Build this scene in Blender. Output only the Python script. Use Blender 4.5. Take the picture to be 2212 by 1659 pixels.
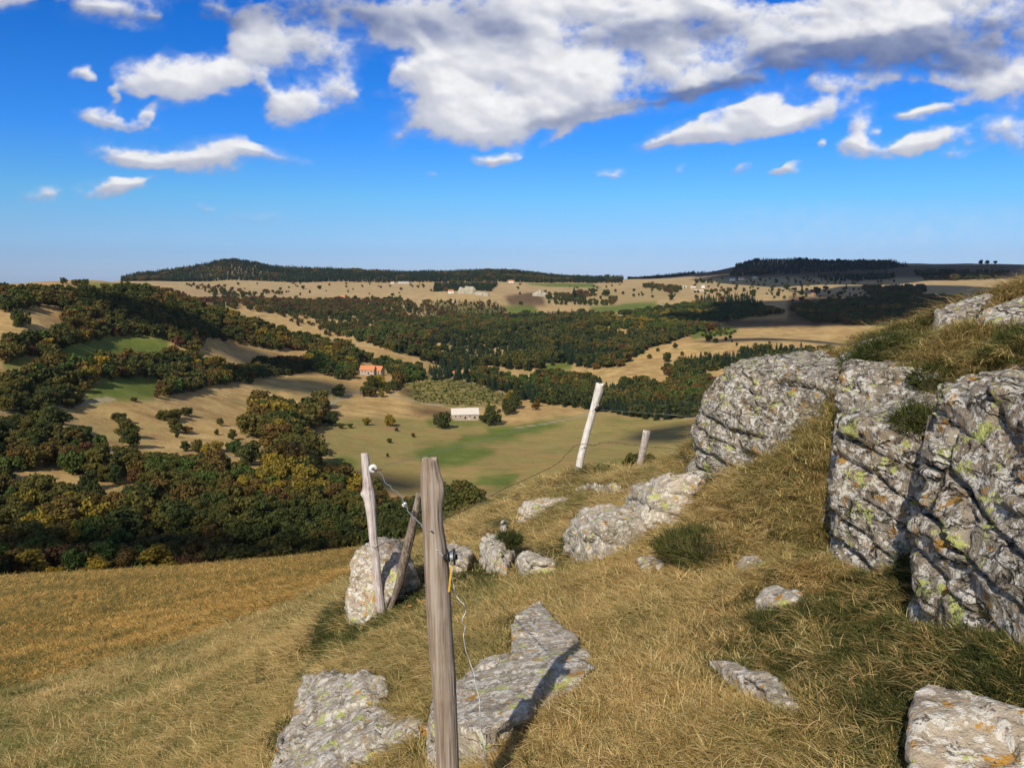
import bpy, bmesh, math, random
import numpy as np
from math import radians as R
for o in list(bpy.data.objects): bpy.data.objects.remove(o)
SC = bpy.context.scene
COL = SC.collection
# ------------------------------------------------------------------ camera
PITCH = R(7.9); F = 1726.0; CX, CY = 1106.0, 829.5      # photo measured at 2212 x 1659
cam = bpy.data.cameras.new('camera'); cam.sensor_width = 36; cam.lens = F*36/2212
cam.clip_start = 0.05; cam.clip_end = 40000
camo = bpy.data.objects.new('camera', cam); COL.objects.link(camo)
camo.location = (0, 0, 0); camo.rotation_euler = (R(90)-PITCH, 0, 0)
SC.camera = camo
SC.view_settings.view_transform = 'Standard'; SC.view_settings.look = 'None'
SC.view_settings.exposure = 0.0; SC.view_settings.gamma = 1.0
SUN_AZ, SUN_EL = R(20), R(38)       # the light travels towards azimuth 20 deg right of the view

def ray(px, py):
    cx = (np.asarray(px, float)-CX)/F; cy = (CY-np.asarray(py, float))/F
    return np.stack([cx, np.cos(PITCH)+cy*np.sin(PITCH), -np.sin(PITCH)+cy*np.cos(PITCH)], -1)
def proj(x, y, z):
    f = y*math.cos(PITCH)-z*math.sin(PITCH); u = y*math.sin(PITCH)+z*math.cos(PITCH)
    f = np.where(f > 1e-3, f, 1e-3)
    return CX+x/f*F, CY-u/f*F
def pt(px, py, r):                   # a point at horizontal distance r
    d = ray(px, py); return d*(r/math.hypot(d[0], d[1]))

# ------------------------------------------------------------------ node helpers
def mat(name):
    m = bpy.data.materials.new(name); m.use_nodes = True
    nt = m.node_tree; nt.nodes.clear(); return m, nt
class G:
    def __init__(s, nt): s.nt = nt
    def n(s, t, **k):
        nd = s.nt.nodes.new(t)
        for a, b in k.items():
            if a == 'ins':
                for i, v in b.items():
                    if isinstance(v, bpy.types.NodeSocket): s.nt.links.new(v, nd.inputs[i])
                    else: nd.inputs[i].default_value = v
            else: setattr(nd, a, b)
        return nd
    def math(s, op, a, b=None, c=None, clamp=False):
        nd = s.n('ShaderNodeMath', operation=op, use_clamp=clamp)
        for i, v in enumerate((a, b, c)):
            if v is None: continue
            if isinstance(v, bpy.types.NodeSocket): s.nt.links.new(v, nd.inputs[i])
            else: nd.inputs[i].default_value = v
        return nd.outputs[0]
    def noise(s, vec, scale, detail=4, rough=.55, dist=0.0, out=0):
        nd = s.n('ShaderNodeTexNoise', ins={'Scale': scale, 'Detail': detail, 'Roughness': rough, 'Distortion': dist})
        if vec is not None: s.nt.links.new(vec, nd.inputs['Vector'])
        return nd.outputs[out]
    def mix(s, f, a, b, mode='MIX'):
        nd = s.n('ShaderNodeMix', data_type='RGBA', blend_type=mode)
        for i, v in ((0, f), (6, a), (7, b)):
            if isinstance(v, bpy.types.NodeSocket): s.nt.links.new(v, nd.inputs[i])
            elif i == 0: nd.inputs[0].default_value = v
            else: nd.inputs[i].default_value = (*v, 1) if len(v) == 3 else v
        return nd.outputs[2]
    def step(s, v, lo, hi):          # smooth 0..1 between lo and hi
        nd = s.n('ShaderNodeMapRange', interpolation_type='SMOOTHSTEP')
        s.nt.links.new(v, nd.inputs[0]); nd.inputs[1].default_value = lo; nd.inputs[2].default_value = hi
        return nd.outputs[0]
    def mapping(s, vec, loc=(0,0,0), rot=(0,0,0), scale=(1,1,1), t='POINT'):
        nd = s.n('ShaderNodeMapping', vector_type=t, ins={'Location': loc, 'Rotation': rot, 'Scale': scale})
        s.nt.links.new(vec, nd.inputs[0]); return nd.outputs[0]
    def ramp(s, f, stops):
        nd = s.n('ShaderNodeValToRGB'); cr = nd.color_ramp
        while len(cr.elements) < len(stops): cr.elements.new(.5)
        for e, (p, c) in zip(cr.elements, stops): e.position = p; e.color = (*c, 1)
        s.nt.links.new(f, nd.inputs[0]); return nd.outputs[0]
    def finish(s, col, rough=.9, bump=None, bstr=.5, bdist=.02, spec=.2, trans=0.0):
        b = s.n('ShaderNodeBsdfPrincipled'); o = s.n('ShaderNodeOutputMaterial')
        if isinstance(col, bpy.types.NodeSocket): s.nt.links.new(col, b.inputs['Base Color'])
        else: b.inputs['Base Color'].default_value = (*col, 1)
        if isinstance(rough, bpy.types.NodeSocket): s.nt.links.new(rough, b.inputs['Roughness'])
        else: b.inputs['Roughness'].default_value = rough
        b.inputs['Specular IOR Level'].default_value = spec
        if bump is not None:
            bn = s.n('ShaderNodeBump', ins={'Strength': bstr, 'Distance': bdist}); s.nt.links.new(bump, bn.inputs['Height'])
            s.nt.links.new(bn.outputs[0], b.inputs['Normal'])
        sh = b.outputs[0]
        if trans:
            t = s.n('ShaderNodeBsdfTranslucent'); mx = s.n('ShaderNodeMixShader', ins={0: trans})
            if isinstance(col, bpy.types.NodeSocket): s.nt.links.new(col, t.inputs[0])
            else: t.inputs[0].default_value = (*col, 1)
            s.nt.links.new(sh, mx.inputs[1]); s.nt.links.new(t.outputs[0], mx.inputs[2]); sh = mx.outputs[0]
        s.nt.links.new(sh, o.inputs[0]); return b

# ------------------------------------------------------------------ world: tinted sky
SKY = 0.147
def build_world():
    w = bpy.data.worlds.new('World'); SC.world = w; w.use_nodes = True
    nt = w.node_tree; nt.nodes.clear(); g = G(nt)
    sky = g.n('ShaderNodeTexSky', sky_type='NISHITA', sun_disc=False, sun_elevation=SUN_EL,
              sun_rotation=math.pi+SUN_AZ, altitude=1200, air_density=1.0, dust_density=0.3, ozone_density=2.0)
    tc = g.n('ShaderNodeTexCoord'); sep = g.n('ShaderNodeSeparateXYZ'); nt.links.new(tc.outputs['Generated'], sep.inputs[0])
    tint = g.ramp(g.math('MULTIPLY', sep.outputs[2], 2.0), [(0, (0.323,0.450,0.825)), (0.045, (0.300,0.450,0.802)), (0.115, (0.285,0.488,0.765)), (0.18, (0.240,0.532,0.788)), (0.32, (0.112,0.465,0.975)), (0.60, (0.020,0.375,0.930)), (0.78, (.72,.75,.80))])  # last stop whitens the unseen sky overhead for more fill light in shadows
    tint = g.mix(g.step(sep.outputs[1], .25, -.15), tint, (.85,.83,.80))     # sky behind the viewer whitened, added to lift the ambient fill
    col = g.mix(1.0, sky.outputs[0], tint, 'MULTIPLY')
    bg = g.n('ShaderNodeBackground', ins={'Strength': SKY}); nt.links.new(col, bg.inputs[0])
    out = g.n('ShaderNodeOutputWorld'); nt.links.new(bg.outputs[0], out.inputs[0])
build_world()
sun = bpy.data.lights.new('sun', 'SUN'); sun.energy = 5.0; sun.angle = R(.53); sun.color = (1, .915, .78)
suno = bpy.data.objects.new('sun', sun); COL.objects.link(suno)
# sun direction of travel = (sin az cos el, cos az cos el, -sin el)
SDIR = np.array([math.sin(SUN_AZ)*math.cos(SUN_EL), math.cos(SUN_AZ)*math.cos(SUN_EL), -math.sin(SUN_EL)])
from mathutils import Vector
suno.rotation_euler = Vector(SDIR).to_track_quat('-Z', 'Y').to_euler()
SC.cycles.max_bounces = 6; SC.cycles.diffuse_bounces = 3; SC.cycles.transparent_max_bounces = 8
SC.cycles.sample_clamp_indirect = 4

# ------------------------------------------------------------------ noise in numpy
def _h(ix, iy, iz, seed):
    h = (ix.astype(np.int64)*374761393+iy.astype(np.int64)*668265263+iz.astype(np.int64)*2147483647+seed*144269) & 0xffffffff
    h = ((h ^ (h >> 13))*1274126177) & 0xffffffff
    h = ((h ^ (h >> 15))*2246822519) & 0xffffffff
    return ((h ^ (h >> 16)) & 0xffff)/65535.0
def vnoise(p, seed=0):               # value noise in -1..1
    p = np.asarray(p, float); i = np.floor(p).astype(np.int64); f = p-i; f = f*f*f*(f*(f*6-15)+10)
    r = 0
    for dx in (0, 1):
        wx = f[..., 0] if dx else 1-f[..., 0]
        for dy in (0, 1):
            wy = f[..., 1] if dy else 1-f[..., 1]
            for dz in (0, 1):
                wz = f[..., 2] if dz else 1-f[..., 2]
                r = r+wx*wy*wz*_h(i[..., 0]+dx, i[..., 1]+dy, i[..., 2]+dz, seed)
    return r*2-1
def fbm(p, o=4, seed=0, g=.5):
    r = 0; a = 1; t = 0
    for k in range(o):
        r = r+a*vnoise(p*(2.03**k)+k*17.3, seed+k); t += a; a *= g
    return r/t
def fbm2(x, y, s, o=4, seed=0, g=.5):
    return fbm(np.stack([x*s, y*s, np.zeros_like(x)+seed*.37], -1), o, seed, g)
def inpoly(px, py, poly):
    x = np.asarray(px); y = np.asarray(py); c = np.zeros(x.shape, bool); n = len(poly)
    for i in range(n):
        x0, y0 = poly[i]; x1, y1 = poly[(i+1) % n]
        if y0 == y1: continue
        c ^= ((y0 > y) != (y1 > y)) & (x < (x1-x0)*(y-y0)/(y1-y0)+x0)
    return c

# ------------------------------------------------------------------ terrain heights
CP = """0 1659 11;250 1659 8.5;500 1659 5.6;800 1659 3.7;1000 1659 2.95;1106 1659 2.65;1300 1659 2.5;1600 1659 2.4;1900 1659 2.35;2212 1659 2.3
1300 1480 3.3;1600 1500 3.0;1900 1430 3.1;2150 1480 2.6;1000 1420 4.3;850 1370 6.0;825 1335 6.9;740 1340 8.2;700 1420 8;700 1325 14;690 1295 30;640 1380 13;700 1255 80
900 1290 7.4;900 1230 9;930 1185 12;1040 1108 16;1100 1250 7.2;1100 1180 10;1200 1110 11;1250 1020 13.5;1300 1200 7;1330 1110 9;1400 1010 16;1500 1150 6;1490 1015 8;1380 1027 11;1380 1024 13;1450 1018 10;1450 1014 11.5;1450 1016 13;1500 1028 8.6;1810 1232 4.35;1850 1246 4.25;1700 1110 5.4;1600 1250 4.7;1450 1350 3.9
1750 1010 5.5;1785 890 6.6;1700 960 6.6;1600 1050 6.3;1560 1010 8;1900 1250 4.2;1950 1340 3.4;2110 1370 3.0;1800 1200 4.4;1700 800 9;1600 850 9;1900 768 7.5;2000 742 6.6;2100 718 5.6;2100 676 7.5;2212 622 7.5;2212 760 4.6;2000 760 6.0;2212 742 5.3;2130 745 5.4;2160 700 6.8;2260 745 5.3;2150 645 8;1795 1218 4.6;1765 1165 4.9
1040 1160 40;1040 1180 100;1040 1150 200;1040 1112 300;900 1220 40;900 1235 90;900 1190 220;1250 1090 30;1250 1130 80;1250 1110 200;1250 1050 380;1450 1080 30;1450 1130 80;1450 1090 250;1450 1010 430
1650 950 14;1650 1050 30;1650 1110 80;1650 1050 300;1650 900 700;1900 800 12;1900 950 30;1900 1000 100;1900 950 400;1900 850 800;1900 760 1150;2212 650 15;2212 800 40;2212 900 150;2212 850 600;2212 730 1200;2050 720 12
0 1262 170;150 1256 172;300 1248 180;500 1235 190;740 1215 200;600 1228 195;0 1275 200;300 1262 212;500 1250 225;700 1232 235;0 1230 235;250 1200 245;450 1185 245;800 1170 250;600 1130 280;300 1130 280;0 1130 290;750 1120 300;900 1115 310
0 1040 335;60 1010 360;150 1010 365;250 1050 335;450 1060 330;650 1065 345;350 1012 380;560 1005 410;1000 1095 340;450 965 440;200 965 410;0 930 410;300 920 480;150 865 500;250 868 510;0 885 440;60 770 540;0 770 530;0 700 610;60 690 620;0 640 750;140 640 760;0 614 860;130 608 880;250 612 920;283 622 900
200 760 620;350 742 720;240 728 700;500 745 820;620 760 870;300 800 620;500 820 690;400 850 590;120 700 640;250 680 760;400 700 780;560 740 860;330 642 920;425 660 930;566 697 960;602 714 960;672 728 970;760 745 990;820 752 980;920 778 960;1020 799 930;60 660 1100;250 660 1150;0 650 3000;150 640 3000
400 700 1080;560 730 1120;700 765 1160;850 795 1130;1000 825 1060;500 667 1500;500 640 1900;500 612 2500;400 603 2700;700 695 1400;700 650 1900;700 609 2600;300 618 1900;300 607 2500;600 690 1420;800 690 1450
262 605 2900;330 592 2900;420 583 2900;490 566 2900;560 575 2900;600 586 2900;700 586 2950;800 591 3000;900 593 3000;1000 590 3000;1100 589 3000;1200 600 3000;1330 607 3100;1360 611 3300;1400 603 3500;1450 605 3500;1500 600 3450;1560 590 3400;1620 568 3300;1660 558 3300;1750 567 3300;1850 569 3300;1950 569 3200;2100 570 3000;2212 572 3000
600 606 2650;900 609 2600;1100 609 2600;1300 608 2700;1250 650 2000;1200 628 2300;1000 625 2050;1010 632 1900;1010 655 1780;900 650 1800;900 700 1450;1100 682 1650;1300 690 1500;1000 740 1250;1200 740 1200;1100 790 1050;1330 782 1000;1400 742 1150;1250 835 880;1400 850 810;1500 842 820;1500 892 700;1340 882 720;850 740 1200
1435 741 1100;1370 793 950;1325 800 930;1500 717 1250;1600 725 1250;1700 733 1200;1500 782 980;1600 775 980;1600 700 1400;1700 690 1450;1850 682 1500;1500 662 1700;1450 640 1900;1500 628 2150;1600 611 2500;1700 650 1800;1800 640 1900;1900 622 2200;1750 602 2700;1900 592 2800;2000 600 2500;2100 592 2600;1430 614 2500;1900 660 1700;2050 642 1900;1750 745 1050
870 812 790;964 806 820;1042 825 800;1120 855 750;1200 879 705;900 845 740;1000 860 720;900 875 690;1000 890 675;1003 905 650;964 840 920;1100 850 860;740 800 810;803 799 850;690 790 820;600 805 790;650 832 710;560 880 610;700 850 690;700 930 550;850 930 580;850 1000 460;850 1055 400;1000 1000 470;1000 1060 400;1200 950 555;1400 922 610;1500 900 640;1250 1010 445;1300 890 660"""
pts = []
for ln in CP.replace('\n', ';').split(';'):
    a, b, r = map(float, ln.split()); pts.append(pt(a, b, r))
def seg(a, b, n):
    A = pt(*a); B = pt(*b)
    for k in range(1, n+1):
        t = (k/(n+1))**2; pts.append(A*(1-t)+B*t)
seg((0,1659,11), (0,1262,170), 4); seg((250,1659,8.5), (300,1248,180), 4); seg((500,1659,5.6), (500,1235,190), 5)
for x, y, z in ((0,0,-1.62),(.8,1,-1.55),(-.8,1,-1.85),(2.2,1.6,-1.3),(-2,1.2,-2.6),(3,1,-1.0),(-3,.8,-3.2),(-14,4,-7.5),(-60,20,-27),(6,3,-.2),(9,4,.8),(12,6,1),(30,16,-4),(120,60,-50)):
    pts.append(np.array([x, y, z], float))
for px in (100, 500, 900, 1300, 1700, 2100): pts.append(pt(px, 650, 4200)); pts.append(pt(px, 640, 8000))
pts = np.array(pts)
KA = 1.4; Q0 = 1.2
def chart(x, y): return np.stack([np.arctan2(x, y)*KA, np.log(np.maximum(np.hypot(x, y), .35))], -1)
PC = chart(pts[:, 0], pts[:, 1]); PQ = pts[:, 2]/(np.hypot(pts[:, 0], pts[:, 1])+Q0)
def kern(d2): return np.sqrt(d2+.0016)
M = kern(((PC[:, None]-PC[None])**2).sum(-1)); n_ = len(PC)
A = np.zeros((n_+1, n_+1)); A[:n_, :n_] = M; A[:n_, n_] = 1; A[n_, :n_] = 1; A[:n_, :n_] -= np.eye(n_)*2e-4
sol = np.linalg.solve(A, np.append(PQ, 0))
# evaluate on a coarse chart grid, look up bilinearly
GA = np.linspace(-R(75), R(75), 420); GL = np.linspace(math.log(.35), math.log(9500), 560)
ga, gl = np.meshgrid(GA, GL, indexing='ij')
gq = np.zeros(ga.shape)
for i in range(len(GA)):
    c = np.stack([ga[i]*KA, gl[i]], -1)
    gq[i] = kern(((c[:, None]-PC[None])**2).sum(-1)) @ sol[:n_]+sol[n_]
for _ in range(2):                   # take the edge off
    gq[1:-1] = (gq[:-2]+2*gq[1:-1]+gq[2:])/4; gq[:, 1:-1] = (gq[:, :-2]+2*gq[:, 1:-1]+gq[:, 2:])/4
def base_h(x, y):
    x = np.asarray(x, float); y = np.asarray(y, float)
    az = np.arctan2(x, y); r = np.maximum(np.hypot(x, y), .35)
    def look(a):
        fa = np.clip((a-GA[0])/(GA[1]-GA[0]), 0, len(GA)-1.001); fl = np.clip((np.log(r)-GL[0])/(GL[1]-GL[0]), 0, len(GL)-1.001)
        i = fa.astype(int); j = fl.astype(int); u = fa-i; v = fl-j
        return (gq[i, j]*(1-u)+gq[i+1, j]*u)*(1-v)+(gq[i, j+1]*(1-u)+gq[i+1, j+1]*u)*v
    q = look(np.clip(az, -R(75), R(75)))
    w = np.clip((np.abs(az)-R(75))/R(105), 0, 1); w = w*w*(3-2*w)*.5
    q = q*(1-w)+look(-np.clip(az, -R(75), R(75)))*w
    return q*(r+Q0)
def height(x, y):
    z = base_h(x, y); r = np.hypot(x, y)
    near = np.clip((60-r)/40, 0, 1)
    z = z+near*(.05*fbm2(x, y, .9, 3, 5)+.035*fbm2(x, y, 3.1, 2, 6))
    z = z+np.clip((r-8)/60, 0, 1)*.25*fbm2(x, y, .12, 3, 7)+np.clip((r-150)/500, 0, 1)*2.6*fbm2(x, y, .012, 4, 8)+np.clip((r-800)/900, 0, 1)*np.clip((3000-r)/600, 0, 1)*9*fbm2(x, y, .0038, 3, 9)
    return z
LG = np.exp(np.linspace(math.log(1.5), math.log(7500), 1500))
def hit(px, py):                     # where the sight line meets the ground
    d = ray(px, py); h = math.hypot(d[0], d[1]); x = d[0]/h*LG; y = d[1]/h*LG; z = d[2]/h*LG
    hz = height(x, y); k = np.argmax(hz >= z)
    if not (hz >= z).any(): k = len(LG)-1
    if k > 0:
        a = (z-hz)[k-1]; b = (z-hz)[k]; t = a/(a-b) if a != b else 0
        r = LG[k-1]*(1-t)+LG[k]*t
    else: r = LG[0]
    X, Y = d[0]/h*r, d[1]/h*r
    return np.array([X, Y, float(height(np.array([X]), np.array([Y]))[0])])
# ------------------------------------------------------------------ object helpers
def mesh_obj(name, V, Fc, material=None, parent=None, smooth=False, loc=None):
    me = bpy.data.meshes.new(name)
    V = np.asarray(V, float)
    if isinstance(Fc, np.ndarray):
        n, k = Fc.shape
        me.vertices.add(len(V)); me.vertices.foreach_set('co', V.ravel())
        me.loops.add(n*k); me.loops.foreach_set('vertex_index', Fc.ravel().astype(np.int32))
        me.polygons.add(n); me.polygons.foreach_set('loop_start', (np.arange(n)*k).astype(np.int32))
        me.update(calc_edges=True)
    else:
        me.from_pydata(V.tolist(), [], [list(map(int, f)) for f in Fc]); me.update()
    if smooth: me.polygons.foreach_set('use_smooth', np.ones(len(me.polygons), bool))
    if material: me.materials.append(material)
    o = bpy.data.objects.new(name, me); COL.objects.link(o)
    if loc is not None: o.location = loc
    if parent: o.parent = parent
    return o
def tag(o, label=None, cat=None, group=None, kind=None):
    if label: o['label'] = label
    if cat: o['category'] = cat
    if group: o['group'] = group
    if kind: o['kind'] = kind
    return o
def empty(name, loc, rz=0):
    o = bpy.data.objects.new(name, None); o.empty_display_size = .2; COL.objects.link(o)
    o.location = loc; o.rotation_euler = (0, 0, rz); return o
class MB:
    def __init__(s): s.v = []; s.f = []
    def add(s, V, Fc):
        o = len(s.v); s.v += [tuple(map(float, p)) for p in V]; s.f += [[i+o for i in f] for f in Fc]
    def box(s, c, d, rz=0):
        cx, cy, cz = c; a, b, h = d[0]/2, d[1]/2, d[2]/2; co, si = math.cos(rz), math.sin(rz)
        V = [(cx+x*co-y*si, cy+x*si+y*co, cz+z) for z in (-h, h) for x, y in ((-a,-b),(a,-b),(a,b),(-a,b))]
        s.add(V, [(0,3,2,1),(4,5,6,7),(0,1,5,4),(1,2,6,5),(2,3,7,6),(3,0,4,7)])
    def tube(s, P, rad, n=8, cap=True):
        P = np.asarray(P, float); rad = np.broadcast_to(np.asarray(rad, float), (len(P),))
        T = np.gradient(P, axis=0); T /= np.linalg.norm(T, axis=1)[:, None]+1e-9
        ref = np.array([0, 0, 1.]) if abs(T[0][2]) < .9 else np.array([1., 0, 0]); o = len(s.v); V = []
        for p, t, r in zip(P, T, rad):
            a = np.cross(t, ref); a /= np.linalg.norm(a); b = np.cross(t, a)
            for k in range(n):
                w = 2*math.pi*k/n; V.append(p+r*(math.cos(w)*a+math.sin(w)*b))
        F_ = [(i*n+k, i*n+(k+1) % n, (i+1)*n+(k+1) % n, (i+1)*n+k) for i in range(len(P)-1) for k in range(n)]
        if cap: F_ += [tuple(range(n))[::-1], tuple((len(P)-1)*n+k for k in range(n))]
        s.add(V, F_)
    def build(s, name, material, parent=None, smooth=False, loc=None):
        return mesh_obj(name, s.v, s.f, material, parent, smooth, loc)

# ------------------------------------------------------------------ the clouds of the sky backdrop, 14 km out
def build_sky():
    C = [(180,146,26,14,20,.55),(202,156,22,12,-10,.5),(315,158,42,36),(415,165,62,50,0,1.1),(565,80,75,50,0,1.1),(545,130,80,60,0,1),(640,85,90,50,-5),(730,105,80,45,-10),(525,175,55,30,0,.9),(590,205,40,18,-50,.9),(690,155,35,30,0,.8),
         (640,232,45,38,0,1.1),(705,205,80,32,10,1),(775,200,60,28,-20,1),(865,60,50,38,-40,1),(845,90,35,25,0,.7),(250,257,80,24,0,1),(320,240,45,13,25,.9),(255,205,40,10,60,.6),
         (275,335,80,26,-8,.9),(360,345,60,18,0,.9),(455,335,95,32,5,1),(560,328,70,14,-3,.8),(75,436,40,13,0,.8),(122,425,32,18,0,.8),(240,412,48,17,12,.9),(285,395,40,8,20,.4),(433,443,25,9,0,.8),(530,452,45,12,0,.8),
         (60,-8,200,22,0,.9),(180,2,120,16,-8,.5),(330,22,220,30,-4,.62),(640,12,260,40,-3,.9),(800,50,120,34,-12,.62),
         (960,200,110,60,0,1.1),(1050,200,110,80,0,1.2),(1000,265,110,38,0,1.1),(870,180,40,40,0,.7),(880,240,45,40,0,.6),(860,290,40,16,20,.6),(1130,240,40,60,0,1),(900,150,50,25,0,.4),
         (950,40,100,50,-45,1),(1010,95,55,32,-50,1),(930,110,50,25,-40,.8),
         (1250,110,200,110,0,1.2),(1130,60,110,90,0,.9),(1300,200,200,55,10,1),(1500,160,280,55,10,1),(1600,80,320,80,10,1),(1800,50,300,70,5,1),(1350,20,300,80,0,1),(2050,40,320,100,5,1.2),(1900,110,250,55,8,1),
         (1220,240,70,30,0,.9),(1810,195,75,38,10,1),(1880,165,90,35,0,1),(1640,225,70,16,10,.9),(1740,250,130,26,8,1),(1570,275,120,30,8,1.2),(1620,262,120,28,8,1),(1420,310,50,16,5,1.1),(1490,298,50,18,8,1),(1540,240,30,14,50,.7),
         (2060,150,110,40,0,1),(2150,180,110,50,0,1.1),(2070,225,80,22,22,1),(1985,247,50,12,12,.9),(2150,288,70,28,12,1.2),(1975,318,48,20,0,1),(2035,305,65,20,12,1),(2095,325,45,14,15,1),(2200,320,30,18,0,1),
         (1880,280,35,38,-10,.7),(1878,322,55,20,0,.9),(1925,290,14,10,0,.7),(1230,285,35,14,20,1.1),(1085,330,45,12,8,1),(1330,368,28,9,8,.8),(1580,367,24,11,25,1),(1685,360,30,8,12,.9),(1475,375,14,7,45,.7),(1775,312,14,10,0,.8),(912,369,12,6,0,.7)]
    GR = [(300,35,240,35,0,.8),(680,30,260,55,-3,1.1),(880,50,120,40,-20,.5),(1050,20,90,55,-10,1.0),(1130,60,60,40,0,.5),(1390,75,190,24,8,.9),(1450,45,150,20,0,.6),(1850,100,260,26,8,1.2),(2080,95,190,40,12,1.3),(1700,165,220,18,10,1.2),(1450,205,220,16,10,1.0),(1900,135,200,26,0,1.1),(1250,265,120,18,0,.5),(2000,110,150,20,0,.6)]

    NU, NV = 900, 470
    u, v = np.meshgrid(np.linspace(-.80, .80, NU), np.linspace(-.01, .46, NV), indexing='ij')
    P = np.stack([u, v*1.35, np.zeros_like(u)], -1)
    wx = fbm(P*9, 5, 71, .6)*.034; wy = fbm(P*9+5, 5, 72, .6)*.02
    U = u+wx; W = v+wy
    def field(blobs, grow, U, W):
        acc = np.zeros_like(U)
        sm = lambda b: .82 if b[2]*b[3] < 1200 and len(blobs) > 30 else 1.0
        for b in blobs:
            cx, cy, rx, ry = b[:4]; rot = R(b[4]) if len(b) > 4 else 0; wt = b[5] if len(b) > 5 else 1
            d = ray(cx, cy); du = (U-d[0]/d[1])*F; dv = (W-d[2]/d[1])*F
            a = (du*math.cos(rot)+dv*math.sin(rot))/(rx*grow); c = (-du*math.sin(rot)+dv*math.cos(rot))/(ry*grow)
            q = np.sqrt(a*a+c*c); k = np.clip(1-q, 0, 1); acc += wt*k*1.05*sm(b)
        return acc
    D = field(C, 1.34, U, W); GD = field(GR, 1.6, U, W)
    n = fbm(P*13, 7, 73, .6); bil = 1-2*np.abs(fbm(P*15+9, 6, 74, .6)); nl = fbm(P*6, 3, 78, .5)
    mod = np.clip(.62+1.1*(fbm(P*8.5+3, 4, 79, .55)+.28), .45, 1.25); val = np.minimum(D*mod, .95)+1.0*n+.24*(bil-.62)+.2*nl
    t = np.clip((val-.22)/.62, 0, 1); alpha = t*t*(3-2*t)*np.clip((D-.02)/.2, 0, 1)
    wisp = np.clip(D*1.5, 0, .5)*np.clip(.5+1.3*n, 0, 1); alpha = np.clip(alpha+wisp*.55*(1-alpha), 0, 1)
    def blur(q, k):
        for _ in range(k):
            q = q.copy(); q[1:-1] = (q[:-2]+q[1:-1]+q[2:])/3; q[:, 1:-1] = (q[:, :-2]+q[:, 1:-1]+q[:, 2:])/3
        return q
    Hh = np.clip(val, 0, 1.6)**.7; rel = 0
    for k, wgt in ((3, .35), (14, .9), (60, 1.6)):
        hb = blur(Hh, k); gx = np.gradient(hb, axis=0)*NU/1.6; gy = np.gradient(hb, axis=1)*NV/.47
        rel = rel+wgt*(-gy*.8-gx*.5)/26
    rel = np.tanh(rel)
    thick = np.clip((blur(val, 6)-.2)/.9, 0, 1)
    lum = .62+.20*thick+.17*rel
    g_ = np.clip((GD*.95+.4*fbm(P*5, 5, 75)-.02)/1.0, 0, 1)*.9; g_ = g_*g_*(3-2*g_)
    lum = lum*(1-g_)+g_*(.36+.14*n+.10*rel)
    lum = np.clip(lum, .2, .92)
    lowf = np.clip(1-v/.12, 0, 1)
    col = np.stack([lum*.975-.16*(.93-lum), lum*.98-.08*(.93-lum), lum*1.0+.20*(.93-lum)], -1)
    col = np.clip(col, 0, 1)*(1-.10*lowf[..., None])
    d = np.stack([u, np.ones_like(u), v], -1); d = d/np.linalg.norm(d, axis=-1, keepdims=True)*14000
    i = np.arange(NU-1)[:, None]; j = np.arange(NV-1)[None]
    Fq = np.stack([i*NV+j, i*NV+j+1, (i+1)*NV+j+1, (i+1)*NV+j], -1).reshape(-1, 4)
    # veil of thin haze cloud low over the horizon
    veil = np.clip(1-np.abs(v-.045)/.05, 0, 1)*np.clip(.5+.9*fbm(np.stack([u*2.2, v*16, u*0], -1), 4, 76), 0, 1)*.36*np.clip(.55+u*.6, .25, 1)
    a2 = 1-(1-alpha)*(1-veil); c2 = (col*alpha[..., None]+np.array([.72, .76, .86])*(veil*(1-alpha))[..., None])/np.maximum(a2, 1e-4)[..., None]
    rgba = np.concatenate([c2, a2[..., None]], -1)
    o = mesh_obj('sky', d.reshape(-1, 3), Fq, None, smooth=True)
    at = o.data.color_attributes.new('cloud', 'FLOAT_COLOR', 'POINT'); at.data.foreach_set('color', rgba.reshape(-1, 4).astype(np.float32).ravel())
    m, nt = mat('cloud_sky'); g = G(nt)
    ca = g.n('ShaderNodeAttribute', attribute_name='cloud'); geo = g.n('ShaderNodeNewGeometry')
    fn = g.noise(geo.outputs['Position'], .0045, 6, .6)
    e0 = g.math('SUBTRACT', fn, .5)
    al = g.math('MULTIPLY_ADD', g.math('MULTIPLY', e0, g.math('MULTIPLY', ca.outputs['Alpha'], g.math('SUBTRACT', 1.0, ca.outputs['Alpha']))), 3.2, ca.outputs['Alpha'], clamp=True)
    cg = g.n('ShaderNodeVectorMath', operation='SCALE'); nt.links.new(ca.outputs['Color'], cg.inputs[0]); nt.links.new(g.math('MULTIPLY_ADD', e0, .35, 1.0), cg.inputs[3])
    em = g.n('ShaderNodeEmission', ins={'Strength': 1.0}); nt.links.new(cg.outputs[0], em.inputs[0])
    tr = g.n('ShaderNodeBsdfTransparent'); mx = g.n('ShaderNodeMixShader'); nt.links.new(al, mx.inputs[0]); nt.links.new(tr.outputs[0], mx.inputs[1]); nt.links.new(em.outputs[0], mx.inputs[2])
    out = g.n('ShaderNodeOutputMaterial'); nt.links.new(mx.outputs[0], out.inputs[0]); m.cycles.emission_sampling = 'NONE'
    o.data.materials.append(m); tag(o, kind='structure'); return o
build_sky()
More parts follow.
